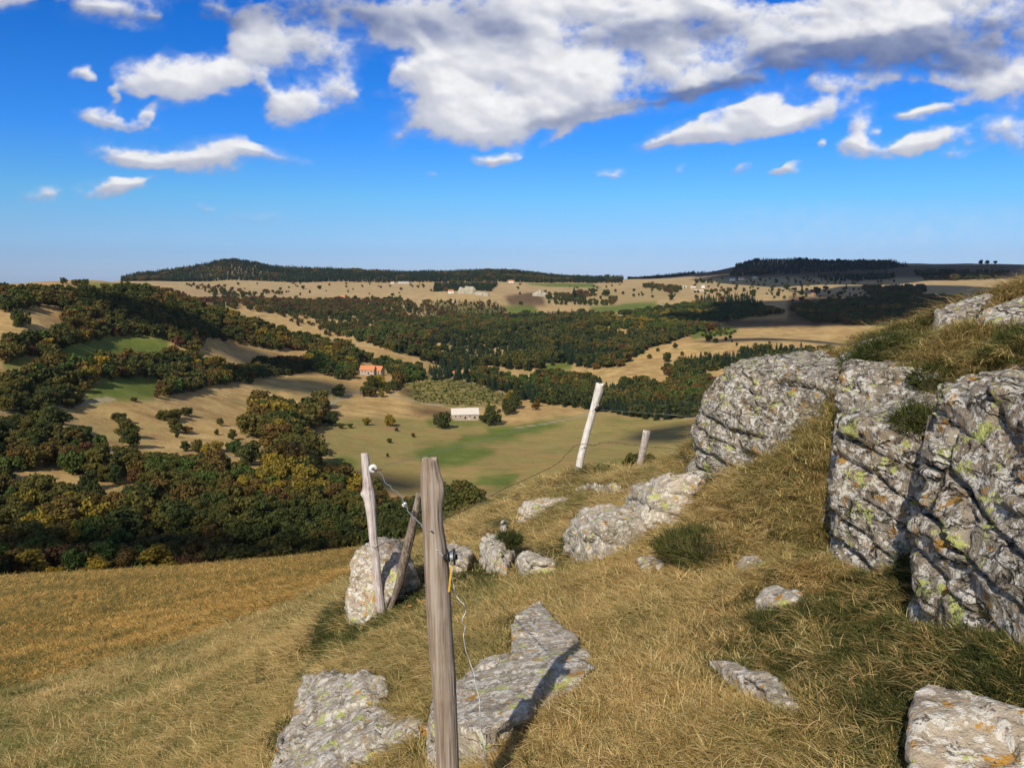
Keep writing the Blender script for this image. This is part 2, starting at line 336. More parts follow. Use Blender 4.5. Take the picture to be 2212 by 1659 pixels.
# ------------------------------------------------------------------ land cover, laid down by what grows where
GREEN = [[(108,745),(241,720),(368,722),(362,770),(248,780),(138,782)],[(0,768),(78,762),(60,800),(0,801)],[(168,835),(258,802),(354,808),(335,864),(198,874)],[(226,686),(251,685),(248,704),(228,704)],
 [(140,620),(160,611),(283,613),(270,622)],[(890,975),(950,960),(1040,965),(1080,975),(1120,960),(1000,1005),(930,1010)],[(1040,1030),(1120,1025),(1100,1055),(1020,1050)],[(700,1000),(750,985),(780,1000),(740,1020)],
 [(1280,1000),(1400,990),(1390,1010),(1290,1015)],[(1050,925),(1180,910),(1230,915),(1160,935),(1060,940)],[(1000,940),(1100,935),(1130,950),(980,960)],[(920,905),(1060,905),(1060,915),(930,920)],
 [(1110,611),(1280,612),(1300,622),(1180,620)],[(1090,660),(1150,655),(1170,680),(1090,680)],[(1500,705),(1600,705),(1580,725),(1490,735)],[(1270,665),(1420,650),(1420,670),(1290,680)],
 [(750,728),(850,745),(930,770),(900,770),(800,745)],[(964,746),(1027,750),(1020,765),(971,768)],[(1275,695),(1350,690),(1330,705),(1290,708)],[(1150,790),(1240,775),(1235,800),(1180,810)]]
BRACKEN = [[(868,815),(905,808),(964,806),(1042,824),(1095,851),(1080,880),(971,882),(900,870),(865,851)],[(0,1060),(320,1060),(300,1100),(260,1120),(0,1130)],[(1000,655),(1090,660),(1090,690),(950,690),(920,660)]]
DARKB = [[(870,880),(950,880),(990,895),(960,905),(905,895)],[(1560,690),(1800,690),(1760,710),(1560,705)],[(1700,640),(1900,640),(1870,700),(1700,700)],[(1090,640),(1170,630),(1180,660),(1100,660)],
 [(1500,575),(2212,572),(2212,600),(1900,600),(1500,600)],[(910,855),(865,850),(860,840),(880,838)]]
ROADS = [([(0,888),(60,880),(120,876),(190,870),(240,862)],3),([(665,728),(720,735),(780,744),(850,752),(930,774),(1020,797)],3.2),([(832,838),(850,855),(900,868),(960,878),(1040,880)],2.5),([(53,1000),(140,1008),(226,1026),(300,1040),(330,1050)],3),
 ([(1110,925),(1180,915),(1230,905),(1290,892),(1400,900),(1510,905)],2.2),([(660,905),(700,880),(760,850),(830,830),(860,815)],2.2),([(220,968),(330,1005),(420,995),(500,985)],2.5),([(870,810),(960,812),(1060,838),(1110,858)],2.5)]
MILD = [([(690,905),(850,898),(980,905),(1110,915),(1250,895),(1510,905),(1510,1005),(1050,1105),(700,1045)],.55),([(860,905),(1000,930),(1100,955),(1000,990),(880,975)],.3),([(640,780),(760,800),(740,860),(660,900)],.15),([(1180,625),(1400,620),(1500,640),(1250,670)],.35),([(1500,600),(1760,602),(1700,640),(1500,625)],.2),([(200,900),(330,890),(340,980),(180,960)],.3)]
AZF = R(39)
azs = np.concatenate([np.radians(np.arange(-180, -39, 3.0)), np.linspace(-AZF, AZF, 930), np.radians(np.arange(42, 180, 3.0))])
azs = np.unique(np.round(azs, 6)); rr = np.exp(np.arange(math.log(.35), math.log(9300), .0098))
def build_terrain():
    a, r = np.meshgrid(azs, rr, indexing='ij'); x = np.sin(a)*r; y = np.cos(a)*r
    z = height(x, y); na, nr = a.shape
    V = np.stack([x, y, z], -1).reshape(-1, 3)
    c0 = base_h(np.array([0.]), np.array([.01]))[0]
    i = np.arange(na)[:, None]; j = np.arange(nr-1)[None]; i2 = (i+1) % na
    Fq = np.stack([i*nr+j, i2*nr+j, i2*nr+j+1, i*nr+j+1], -1).reshape(-1, 4)[:, ::-1]
    o = mesh_obj('hillside_ground', V, Fq, None, smooth=True)
    px, py = proj(x, y, z)
    wob = 3.0*fbm2(x, y, .03, 3, 21); wob2 = 1.5*fbm2(x, y, .035, 3, 22)
    pxw, pyw = px+wob*2, py+wob2
    far = (r > 240) & (y > 0)
    cov = np.zeros((na, nr, 4)); cov[..., 3] = 1
    for ch, polys in enumerate((GREEN, BRACKEN, DARKB)):
        for p in polys: cov[..., ch] = np.maximum(cov[..., ch], inpoly(pxw, pyw, p)*far)
    for p, w in MILD: cov[..., 0] = np.maximum(cov[..., 0], inpoly(pxw*1.0+wob*3, pyw+wob2*2, p)*far*w)
    for _ in range(3):
        for ch in range(3):
            m = cov[..., ch]; m[1:-1] = (m[:-2]+m[1:-1]+m[2:])/3; m[:, 1:-1] = (m[:, :-2]+m[:, 1:-1]+m[:, 2:])/3
    rd = np.zeros((na, nr))
    for line, w in ROADS:
        P = np.array([hit(*q)[:2] for q in line])
        b = far & (x > P[:, 0].min()-20) & (x < P[:, 0].max()+20) & (y > P[:, 1].min()-20) & (y < P[:, 1].max()+20)
        X = np.stack([x[b], y[b]], -1); best = np.full(len(X), 1e9)
        for A_, B_ in zip(P[:-1], P[1:]):
            d = B_-A_; t = np.clip(((X-A_)@d)/(d@d), 0, 1); best = np.minimum(best, np.linalg.norm(X-(A_+t[:, None]*d), axis=1))
        rd[b] = np.maximum(rd[b], np.clip(1.6-best/w, 0, 1))
    me = o.data
    at = me.color_attributes.new('cover', 'FLOAT_COLOR', 'POINT'); at.data.foreach_set('color', cov.reshape(-1, 4).astype(np.float32).ravel())
    a2 = me.attributes.new('track', 'FLOAT', 'POINT'); a2.data.foreach_set('value', rd.ravel().astype(np.float32))
    m, nt = mat('meadow_ground'); g = G(nt); geo = g.n('ShaderNodeNewGeometry'); P = geo.outputs['Position']
    ca = g.n('ShaderNodeAttribute', attribute_name='cover'); sp = g.n('ShaderNodeSeparateColor'); nt.links.new(ca.outputs['Color'], sp.inputs[0])
    tr = g.n('ShaderNodeAttribute', attribute_name='track')
    ln = g.n('ShaderNodeVectorMath', operation='LENGTH'); nt.links.new(P, ln.inputs[0]); dist = ln.outputs['Value']
    nA = g.noise(P, .013, 5, .6); nB = g.noise(P, .06, 6, .65); nC = g.noise(P, .6, 5, .7); nD = g.noise(P, 9, 4, .7)
    sx = g.noise(g.mapping(P, rot=(0, 0, .5), scale=(1, 3.5, 1)), .03, 6, .65)
    tan = g.ramp(g.math('MULTIPLY_ADD', nB, .6, g.math('MULTIPLY', sx, .4)), [(.32, (.24,.15,.06)), (.44, (.38,.25,.10)), (.55, (.50,.34,.14)), (.70, (.62,.45,.21))])
    tan = g.mix(g.math('MULTIPLY', g.step(nC, .45, .7), .35), tan, (.16,.11,.04))
    tan = g.mix(g.math('MULTIPLY', g.step(g.noise(P, .022, 6, .6), .52, .68), .55), tan, (.20,.175,.06))
    tan = g.mix(g.math('MULTIPLY', g.step(g.noise(P, .0045, 4, .6), .45, .62), .5), tan, (.40,.235,.10))
    tan = g.mix(g.math('MULTIPLY', g.step(g.noise(P, .11, 6, .7), .60, .70), .55), tan, (.11,.085,.035))
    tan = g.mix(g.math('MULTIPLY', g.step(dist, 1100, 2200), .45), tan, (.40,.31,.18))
    green = g.ramp(nB, [(.3, (.085,.12,.018)), (.6, (.13,.165,.03)), (.8, (.20,.205,.06))])
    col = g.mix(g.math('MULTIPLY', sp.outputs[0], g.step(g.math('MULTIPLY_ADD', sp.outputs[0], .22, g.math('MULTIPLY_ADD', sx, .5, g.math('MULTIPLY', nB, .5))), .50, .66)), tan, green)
    br = g.noise(g.mapping(P, scale=(1, 2.2, 1)), .16, 4, .75)
    brc = g.ramp(br, [(.38, (.045,.055,.012)), (.5, (.09,.10,.022)), (.55, (.26,.19,.07)), (.7, (.40,.30,.13))])
    col = g.mix(g.math('MULTIPLY', g.step(nC, .50, .68), g.math('MULTIPLY', sp.outputs[0], .5)), col, (.24,.21,.075))
    col = g.mix(sp.outputs[1], col, brc)
    col = g.mix(g.math('MULTIPLY', sp.outputs[2], .85), col, g.ramp(nB, [(.35, (.045,.035,.018)), (.65, (.12,.06,.03))]))
    col = g.mix(g.step(tr.outputs['Fac'], .3, .9), col, (.33,.27,.17))
    # the near sward: soil and thatch under the blades
    nr_ = g.noise(P, 1.3, 5, .65)
    near = g.ramp(g.math('MULTIPLY_ADD', nr_, .6, g.math('MULTIPLY', nD, .4)), [(.34, (.05,.042,.014)), (.5, (.13,.092,.032)), (.66, (.24,.165,.06))])
    md = g.ramp(g.math('MULTIPLY_ADD', nB, .5, g.math('MULTIPLY', nC, .5)), [(.36, (.12,.065,.016)), (.5, (.25,.145,.032)), (.66, (.36,.23,.06))])
    nn = g.mix(g.step(dist, 9, 24), near, md)
    col = g.mix(g.step(dist, 190, 240), nn, col)
    bmp = g.math('MULTIPLY_ADD', g.math('MULTIPLY', nB, g.step(dist, 190, 300)), 5.0, g.math('ADD', nC, g.math('MULTIPLY', nD, .12)))
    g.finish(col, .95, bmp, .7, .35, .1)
    me.materials.append(m)
    tag(o, kind='structure'); return o, (x, y, z, px, py)
ground, TG = build_terrain()
TMAX = np.maximum.accumulate(TG[2]/np.maximum(np.hypot(TG[0], TG[1]), .3), axis=1)   # horizon so far, per azimuth
def seen_margin(x, y, z):            # tan above the ground in front
    a = np.arctan2(x, y); i = np.clip(np.searchsorted(azs, a), 0, len(azs)-1)
    r = np.hypot(x, y); j = np.clip(np.searchsorted(rr, r)-4, 0, len(rr)-1)
    return z/r-TMAX[i, j]
# ------------------------------------------------------------------ rocks
def rock_mat(name, base, white, wcov, ycov, ocov, dark, crk=.85):
    bd = .03 if crk > .5 else .018
    m, nt = mat(name); g = G(nt); geo = g.n('ShaderNodeNewGeometry'); P = geo.outputs['Position']
    w = g.noise(P, 3.0, 3, .6, out=1)
    a = g.n('ShaderNodeVectorMath', operation='MULTIPLY_ADD'); nt.links.new(w, a.inputs[0]); a.inputs[1].default_value = (.12,)*3; nt.links.new(P, a.inputs[2]); PW = a.outputs[0]
    n1 = g.noise(PW, 9, 7, .68); n2 = g.noise(PW, 26, 5, .65); n3 = g.noise(P, 90, 4, .7); nb = g.noise(P, 1.8, 4, .6)
    col = g.ramp(n1, [(.30, tuple(c*.45 for c in base)), (.46, base), (.62, tuple(min(1, c*1.35) for c in base))])
    col = g.mix(g.math('MULTIPLY', g.step(nb, .45, .7), .45), col, (base[0]*1.15, base[1]*.93, base[2]*.72))
    wn = g.math('MULTIPLY_ADD', n2, .5, g.math('MULTIPLY', g.noise(PW, 13, 4, .62), .5))
    col = g.mix(g.math('MULTIPLY', g.step(wn, wcov, wcov+.035), .9), col, white)
    v = g.n('ShaderNodeTexVoronoi', ins={'Scale': 24.0, 'Randomness': 1.0}); nt.links.new(PW, v.inputs['Vector'])
    cs = g.n('ShaderNodeSeparateColor'); nt.links.new(v.outputs['Color'], cs.inputs[0])
    spot = g.math('MULTIPLY', g.step(cs.outputs[0], .55, .6), g.math('SUBTRACT', 1., g.step(g.math('MULTIPLY_ADD', n2, .25, v.outputs['Distance']), .40, .46)))
    col = g.mix(g.math('MULTIPLY', spot, .75), col, tuple(min(1, c*1.12) for c in white))
    ny = g.noise(PW, 8.5, 5, .62); col = g.mix(g.step(g.math('MULTIPLY_ADD', n2, .25, ny), ycov, ycov+.03), col, (.46, .48, .16))
    mo = g.mapping(PW, (3.3, 7.1, 1.2)); no = g.noise(mo, 12, 5, .65); col = g.mix(g.step(g.math('MULTIPLY_ADD', n2, .25, no), ocov, ocov+.03), col, (.46, .24, .05))
    col = g.mix(g.math('MULTIPLY', g.step(g.math('MULTIPLY_ADD', n3, .4, g.noise(P, 21, 4, .7)), dark, dark+.06), .8), col, (.055, .05, .045))
    # hairline fractures running with the strata, filled with dirt
    cr = None
    for sc_, rt, th in ((3.1, (.25, .35, 0), .012), (7.5, (.15, .2, .3), .02)):
        w2 = g.n('ShaderNodeVectorMath', operation='MULTIPLY_ADD'); nt.links.new(g.noise(P, sc_*1.3, 4, .65, out=1), w2.inputs[0]); w2.inputs[1].default_value = (.55/sc_,)*3; nt.links.new(P, w2.inputs[2])
        vv = g.n('ShaderNodeTexVoronoi', feature='DISTANCE_TO_EDGE', ins={'Scale': sc_}); nt.links.new(g.mapping(w2.outputs[0], rot=rt, scale=(.55, .55, 2.2)), vv.inputs['Vector'])
        c_ = g.math('SUBTRACT', 1.0, g.step(vv.outputs['Distance'], th*.4, th*2.2)); c_ = g.math('MULTIPLY', c_, g.step(g.noise(P, sc_*.8, 3, .6), .46, .6)); cr = c_ if cr is None else g.math('MAXIMUM', cr, c_)
    col = g.mix(g.math('MULTIPLY', cr, crk), col, (.035, .03, .026))
    bmp = g.math('ADD', g.math('MULTIPLY', n2, 1.0), g.math('MULTIPLY_ADD', n3, .5, n1)); bmp = g.math('MULTIPLY_ADD', cr, -1.9*crk, bmp)
    g.finish(col, .92, bmp, 1.0, bd, .2); return m
ROCK_A = rock_mat('lichened_gneiss', (.29,.25,.195), (.66,.63,.57), .505, .712, .735, .755)
ROCK_B = rock_mat('pale_weathered_rock', (.37,.32,.25), (.64,.60,.53), .51, .725, .735, .82, .22)
def hull_mesh(bm, pts):
    vs = [bm.verts.new(p) for p in pts]; r = bmesh.ops.convex_hull(bm, input=vs)
    bad = list({e for e in r['geom_interior']+r['geom_unused'] if isinstance(e, bmesh.types.BMVert)})
    bmesh.ops.delete(bm, geom=[v for v in bad if v.is_valid], context='VERTS')
def to_np(me):
    V = np.empty(len(me.vertices)*3); me.vertices.foreach_get('co', V); V = V.reshape(-1, 3)
    N = np.empty(len(me.vertices)*3); me.vertices.foreach_get('normal', N); return V, N.reshape(-1, 3)
ROCKS = []
def rock(label, hulls, voxel, material, sn=(0,0,1), sp=.15, depth=.045, joint=None, seed=0, rough=1.0, smooth=1, group=None, name='rock', cat='rock'):
    bm = bmesh.new()
    for h in hulls:
        h = np.array(h, float); lo = h[h[:, 2] < h[:, 2].min()+.35*(h[:, 2].max()-h[:, 2].min())]; h = np.concatenate([h, lo-(0, 0, .45)])
        hull_mesh(bm, [tuple(map(float, p)) for p in h])
    me = bpy.data.meshes.new(name); bm.to_mesh(me); bm.free()
    o = bpy.data.objects.new(name, me); COL.objects.link(o)
    md = o.modifiers.new('r', 'REMESH'); md.mode = 'VOXEL'; md.voxel_size = voxel
    ms = o.modifiers.new('s', 'SMOOTH'); ms.iterations = smooth; ms.factor = .6
    dg = bpy.context.evaluated_depsgraph_get(); ev = o.evaluated_get(dg)
    m2 = bpy.data.meshes.new_from_object(ev); o.modifiers.clear(); o.data = m2; m2.name = name; bpy.data.meshes.remove(me)
    V, N = to_np(m2); n = np.array(sn, float); n /= np.linalg.norm(n)
    q = V@n/sp+.55*fbm(V*1.3, 3, seed+1)+.12*fbm(V*6, 2, seed+2); L = np.floor(q); fr = np.abs(q-L-.5); e = (.5-fr)*sp
    hsh = _h(L.astype(np.int64), L.astype(np.int64)*0+seed, L.astype(np.int64)*0, seed+9)
    side = 1-np.abs(N@n)**2
    msk = np.clip((fbm(V*2.1+L[:, None]*3.1, 2, seed+3)+.35)*2.5, 0, 1)
    w = max(voxel*.75, .010); d = -depth*1.25*msk*np.exp(-(e/w)**2)*side
    d += (hsh-.5)*depth*.75*side*np.clip(.6+fbm(V*1.1+L[:, None]*1.7, 2, seed+4), 0, 1.2)
    if joint is not None:
        jn = np.array(joint[0], float); jn /= np.linalg.norm(jn); q2 = V@jn/joint[1]+.4*fbm(V*1.7+9, 3, seed+5)+hsh*.9*joint[2]
        L2 = np.floor(q2); e2 = (.5-np.abs(q2-L2-.5))*joint[1]; h2 = _h(L2.astype(np.int64), L.astype(np.int64), L.astype(np.int64)*0, seed+19)
        mk = np.clip((fbm(V*1.7+4, 2, seed+6)+.1)*3, 0, 1)
        d += -depth*.9*np.exp(-(e2/w)**2)*mk*side+(h2-.5)*depth*.8*side
    # broken facets: each cell of stone tilts its own way
    tt = np.cross(n, [.3, 1, .1]); tt /= np.linalg.norm(tt); t2 = np.cross(n, tt)
    for cs_, am in ((.20, .30), (.075, .22)):
        Q = np.stack([V@tt/(cs_*1.5), V@t2/(cs_*1.5), V@n/(cs_*.8)], -1)+.25*fbm(V*4, 2, seed+13)[:, None]; I = np.floor(Q).astype(np.int64); best = np.full(len(V), 9.); pl = np.zeros(len(V))
        for ox in (-1, 0, 1):
            for oy in (-1, 0, 1):
                for oz in (-1, 0, 1):
                    J = I+[ox, oy, oz]; c = J+.15+.7*np.stack([_h(J[:, 0], J[:, 1], J[:, 2], seed+k) for k in (31, 32, 33)], -1)
                    dd = ((Q-c)**2).sum(-1); g2 = np.stack([_h(J[:, 0], J[:, 1], J[:, 2], seed+k) for k in (34, 35, 36)], -1)-.5
                    v = ((Q-c)*g2).sum(-1)*cs_*am+(_h(J[:, 0], J[:, 1], J[:, 2], seed+37)-.5)*cs_*am*.5; m_ = dd < best; best[m_] = dd[m_]; pl[m_] = v[m_]
        d += pl*rough
    d += rough*(.030*fbm(V*2.2, 3, seed+7)+.010*fbm(V*9, 3, seed+8)+.005*fbm(V*30, 2, seed+11))
    V = V+N*d[:, None]
    m2.vertices.foreach_set('co', V.ravel()); m2.polygons.foreach_set('use_smooth', np.ones(len(m2.polygons), bool)); m2.update()
    m2.materials.clear(); m2.materials.append(material)
    tag(o, label, cat, group); ROCKS.append(o); return o
def hito(px, py, off):               # sight line meets the ground raised by off
    d = ray(px, py); h = math.hypot(d[0], d[1]); L = LG[LG < 60]; x = d[0]/h*L; y = d[1]/h*L; z = d[2]/h*L
    hz = base_h(x, y)+off; c = hz >= z; k = int(np.argmax(c)) if c.any() else len(L)-1
    return np.array([x[k], y[k], z[k]])
def slab(outline, off, drop=.4, grow=1.06, up=0.0):
    T = np.array([hito(a, b, (o[0] if o else off)+up) for a, b, *o in outline]); c = T.mean(0)
    B = c+(T-c)*grow; B[:, 2] = T[:, 2]-drop
    return np.concatenate([T, B])
P = pt
AW = np.array([.25, .97, 0])         # away from the viewer
# the outcrop on the right
r1 = [[P(1494,1012,7.3),P(1499,978,7.35),P(1505,925,7.4),P(1516,880,7.45),P(1560,850,7.2),P(1800,900,6.3),P(1800,990,6.1),P(1650,1010,6.7),P(1500,990,9),P(1520,880,9.2),P(1780,880,8.6),P(1560,1010,7.0),P(1560,860,9.2)],
      [P(1516,900,7.5),P(1520,850,7.55),P(1538,823,7.6),P(1562,813,7.6),P(1566,797,7.6),P(1585,788,7.6),P(1640,800,7.2),P(1740,815,6.9),P(1808,815,6.6),P(1808,960,6.4),P(1620,960,7.0),P(1560,905,7.25),
       P(1636,773,8.8),P(1712,764,8.9),P(1777,759,8.7),P(1826,783,7.4),P(1600,800,9),P(1560,830,9.1),P(1780,860,8.8)]]
rock('long lichened rock wall with near level cracks, at the back left of the outcrop', r1, .024, ROCK_A, (.22,-.05,1), .17, .06, ((1,.3,0), .55, .6), 3, group='blocks of the rocky outcrop')
r2 = [[P(1796,1215,4.45),P(1794,1100,4.5),P(1798,960,4.55),P(1826,908,4.6),P(1870,915,4.45),P(1945,925,4.35),P(2012,960,4.25),P(2015,1230,4.1),P(1950,1260,4.15),P(1868,1240,4.3),
       P(1815,895,5.3),P(1868,864,5.4),P(1971,846,5.4),P(2030,850,5.2),P(2050,960,5.2),P(1830,1180,5.6),P(2060,1180,5.0)],
      [P(1795,1010,5.0),P(1800,880,5.25),P(1806,812,5.5),P(1835,800,5.5),P(1900,806,5.3),P(1990,812,5.2),P(2060,820,5.1),P(2060,900,5.1),P(1900,900,5.15),P(1835,783,6.2),P(1870,770,6.5),P(1911,766,6.6),P(1997,769,6.5),P(2064,784,6.2),P(1830,900,6.6),P(2090,880,6.2)]]
rock('stepped middle block of the outcrop with two mossy ledges, right of the deep grassy gap', r2, .018, ROCK_A, (.24,-.12,1), .15, .05, ((1,.2,.15), .42, .7), 7, group='blocks of the rocky outcrop')
r3 = [[P(2022,838,3.75),P(2021,900,3.7),P(2090,905,3.5),P(2240,930,3.2),P(2420,960,3.0),P(2430,860,3.1),P(2240,830,3.5),P(2027,826,3.95),P(2084,820,4.5),P(2170,803,4.9),P(2280,800,4.8),P(2440,800,4.4),P(2050,900,4.9),P(2440,960,4.4)],
      [P(2015,915,3.7),P(2004,985,3.62),P(1999,1040,3.55),P(1986,1080,3.5),P(2080,1120,3.3),P(2230,1150,3.05),P(2420,1180,2.75),P(2420,930,2.9),P(2200,905,3.25),P(2060,890,3.6),P(2040,1100,4.6),P(2440,1100,4.2),P(2040,900,4.6)],
      [P(1984,1075,3.5),P(1967,1119,3.45),P(1962,1180,3.4),P(1952,1262,3.36),P(1950,1335,3.32),P(2040,1370,3.2),P(2127,1400,3.05),P(2225,1450,2.85),P(2450,1560,2.5),P(2450,1120,2.6),P(2225,1090,3.0),P(2080,1060,3.3),P(2000,1250,4.4),P(2450,1300,4.0),P(2010,1060,4.4)]]
rock('big cracked block with thick slanting layers, nearest of the outcrop at the right edge', r3, .014, ROCK_A, (.36,-.22,1), .15, .055, ((1,-.5,.3), .5, .8), 12, group='blocks of the rocky outcrop', rough=1.1)
rock('pale slab among tall grass on top of the outcrop', [[P(2023,694,7.0),P(2023,672,7.1),P(2042,655,7.2),P(2093,645,7.4),P(2124,632,7.6),P(2146,637,7.5),P(2127,655,7.2),P(2085,672,7.0),P(2047,690,6.9),P(2060,720,6.9),P(2150,670,7.6),P(2060,700,7.8)]], .022, ROCK_A, (.2,0,1), .13, .03, None, 31)
rock('high block with a shaded face under the turf at the right edge', [[P(2112,669,5.9),P(2150,664,6.0),P(2172,655,6.1),P(2215,634,6.3),P(2290,615,6.4),P(2290,720,5.6),P(2215,760,5.35),P(2170,765,5.5),P(2131,735,5.7),P(2109,715,5.8),P(2130,700,6.9),P(2290,650,7.2)]], .022, ROCK_A, (.3,-.2,1), .16, .04, ((1,0,0), .4, .5), 37)
rock('thin flat slab bridging the turf at the top of the outcrop', [slab([(1848,750),(1880,735),(1932,722),(1912,752),(1866,757)], .10, .3)], .02, ROCK_A, seed=41)
rock('small stone lying between the wall top and the thin slab', [slab([(1815,764),(1830,757),(1850,758),(1845,772),(1822,782)], .06, .3)], .02, ROCK_A, seed=43)
# stones in the turf
rock('front slab with yellow lichen, crossed by the shadow of the nearest post', [slab([(930,1500,.20),(985,1459,.16),(1042,1427,.12),(1119,1410,.12),(1218,1417,.10),(1288,1438,.08),(1230,1491,.08),(1168,1518,.09),(1130,1536,.11),(1095,1557,.14),(1050,1582,.16),(1006,1569,.2),(940,1560,.22)], .1, .75, 1.04)], .014, ROCK_B, (.2,.3,1), .2, .03, ((1,.6,0), .6, .5), 51, rough=.65)
rock('triangular pale slab behind the front slab', [slab([(1165,1298,.08),(1114,1322,.12),(1104,1357,.14),(1098,1413,.15),(1160,1425,.12),(1225,1425,.10),(1278,1412,.08),(1242,1385,.07),(1226,1353,.07),(1195,1330,.07)], .05, .5)], .014, ROCK_B, (.1,.3,1), .2, .025, None, 53, rough=.6)
rock('low lumpy lichened rock at the bottom left of the turf', [slab([(652,1458,.18),(700,1450,.2),(800,1452,.15),(840,1470,.10),(838,1495,.08),(790,1530,.08),(700,1550,.16),(648,1520,.2)], .1, .6),
      slab([(645,1500,.14),(700,1515,.14),(790,1530,.09),(862,1540,.08),(925,1548,.08),(930,1568,.07),(810,1592,.07),(725,1625,.07),(690,1690,.07),(580,1720,.12),(598,1600,.18),(622,1545,.18)], .1, .7)], .018, ROCK_B, (.3,.3,1), .17, .05, ((1,.4,0), .5, .6), 57, rough=.75)
rock('tall pale boulder behind the crooked post and its leaning brace', [[P(757,1340,7.0),P(744,1300,7.1),P(747,1265,7.15),P(757,1226,7.2),P(775,1180,7.3),P(806,1163,7.5),P(850,1160,7.8),P(880,1165,8.1),P(850,1215,7.2),P(870,1250,7.0),P(850,1280,6.9),P(790,1350,6.9),P(800,1200,8.6),P(890,1200,8.5),P(770,1300,8.4),P(880,1300,8.3)],
      [P(850,1195,7.3),P(878,1215,7.5),P(900,1240,7.5),P(896,1262,7.4),P(845,1275,7.2),P(900,1300,8),P(880,1200,8.2),P(830,1300,8)],
      [P(800,1340,6.85),P(798,1295,6.9),P(812,1268,6.95),P(842,1262,7),P(838,1330,6.9),P(830,1345,6.85),P(810,1300,7.6),P(840,1310,7.6)]], .026, ROCK_B, (.35,-.2,1), .26, .05, ((1,.2,.2), .6, .6), 61)
rock('flat cracked stone just right of the nearest post', [slab([(950,1178),(985,1172),(1018,1190),(1010,1205),(965,1205)], .20)], .026, ROCK_B, seed=63)
rock('rounded stone with turf on its back, left of the small block', [slab([(1041,1205,.03),(1041,1180,.12),(1049,1159,.22),(1078,1155,.22),(1115,1158,.12),(1113,1178,.07),(1096,1232,.0),(1062,1224,.0),(1078,1186,.17)], .2, .5, 1.03, .09)], .024, ROCK_B, (.2,.2,1), .2, .03, None, 67)
rock('small low block at the foot of the rounded stone', [slab([(1116,1226,.0),(1117,1208,.08),(1131,1196,.13),(1165,1196,.10),(1197,1208,.04),(1203,1222,.0),(1155,1230,.0),(1145,1210,.11)], .1, .4, 1.03, .09)], .02, ROCK_B, seed=71)
rock('long low stone stretching up the slope toward the far posts', [slab([(1116,1118,.02),(1117,1098,.16),(1130,1081,.24),(1162,1081,.18),(1218,1069,.08),(1233,1071,.04),(1168,1095,.03),(1158,1117,.0),(1140,1100,.16)], .2, .5, 1.03, .10)], .026, ROCK_B, seed=73)
rock('little upright stone on the ridge edge', [slab([(1081,1127,.3),(1087,1121,.32),(1092,1124,.3),(1092,1135,.22),(1083,1136,.24)], .2, .5, 1.03, .1)], .02, ROCK_B, seed=74)
rock('big white sloping rock in the middle of the turf', [slab([(1217,1160,.06),(1234,1130,.2),(1254,1106,.3),(1263,1095,.34),(1307,1093,.28),(1378,1101,.14),(1406,1106,.06),(1397,1132,.01),(1357,1150,.0),(1325,1171,.0),(1279,1184,.0),(1255,1187,.0),(1225,1172,.0),(1300,1128,.26),(1345,1130,.16),(1262,1150,.2)], .3, .6, 1.03, .12)], .022, ROCK_B, (.3,.25,1), .3, .03, ((1,.4,0), .5, .5), 79)
rock('squarish lichened rock between the white rock and the outcrop', [slab([(1353,1080,.12),(1356,1055,.32),(1364,1045,.36),(1430,1025,.28),(1500,1012,.14),(1530,1020,.05),(1502,1060,.0),(1452,1080,.0),(1421,1104,.0),(1372,1094,.02),(1398,1074,.22),(1440,1056,.18)], .3, .6, 1.03, .14)], .022, ROCK_B, (.25,.1,1), .2, .045, ((1,.2,0), .4, .5), 83)
rock('thin flat stone at the ridge edge below the tall leaning post', [slab([(1240,1050,.08),(1290,1041,.12),(1353,1048,.08),(1350,1059,.0),(1255,1057,.0)], .14, .4, 1.03, .10)], .026, ROCK_B, seed=87)
rock('flat grey stone sunk in the grass, right middle', [slab([(1630,1295),(1648,1265),(1676,1257),(1735,1278),(1726,1292),(1667,1307)], .045, .3)], .014, ROCK_B, seed=89, rough=.3)
rock('curved sunken stone band between grass tufts', [slab([(1522,1416),(1590,1418),(1655,1450),(1640,1480),(1600,1462),(1560,1440)], .07, .3), slab([(1610,1440),(1667,1453),(1697,1478),(1726,1525),(1668,1508),(1628,1475)], .075, .3)], .014, ROCK_B, seed=93, rough=.5)
rock('broad flat slab in the bottom right corner', [slab([(1970,1487,.16),(1997,1464,.15),(2025,1466,.13),(2067,1492,.1),(2137,1523,.08),(2300,1560,.06),(2300,1760,.06),(1965,1760,.12),(1974,1600,.15),(1980,1548,.16)], .1, .5, 1.0)], .013, ROCK_B, (.1,.2,1), .25, .03, None, 97, rough=.55)
rock('small flat stone half grown over, near the middle of the turf', [slab([(1372,1205),(1400,1199),(1440,1210),(1425,1225),(1385,1222)], .075, .3)], .018, ROCK_B, seed=101, rough=.5)
rock('small flat stone half grown over, below the outcrop wall', [slab([(1595,1206),(1635,1200),(1660,1210),(1640,1218),(1610,1217)], .075, .3)], .018, ROCK_B, seed=103, rough=.5)
rock('small stone on the ridge beside the short far post', [slab([(1428,998,.0),(1450,976,.14),(1486,970,.14),(1490,985,.02),(1458,1000,.0)], .16)], .03, ROCK_B, seed=107)

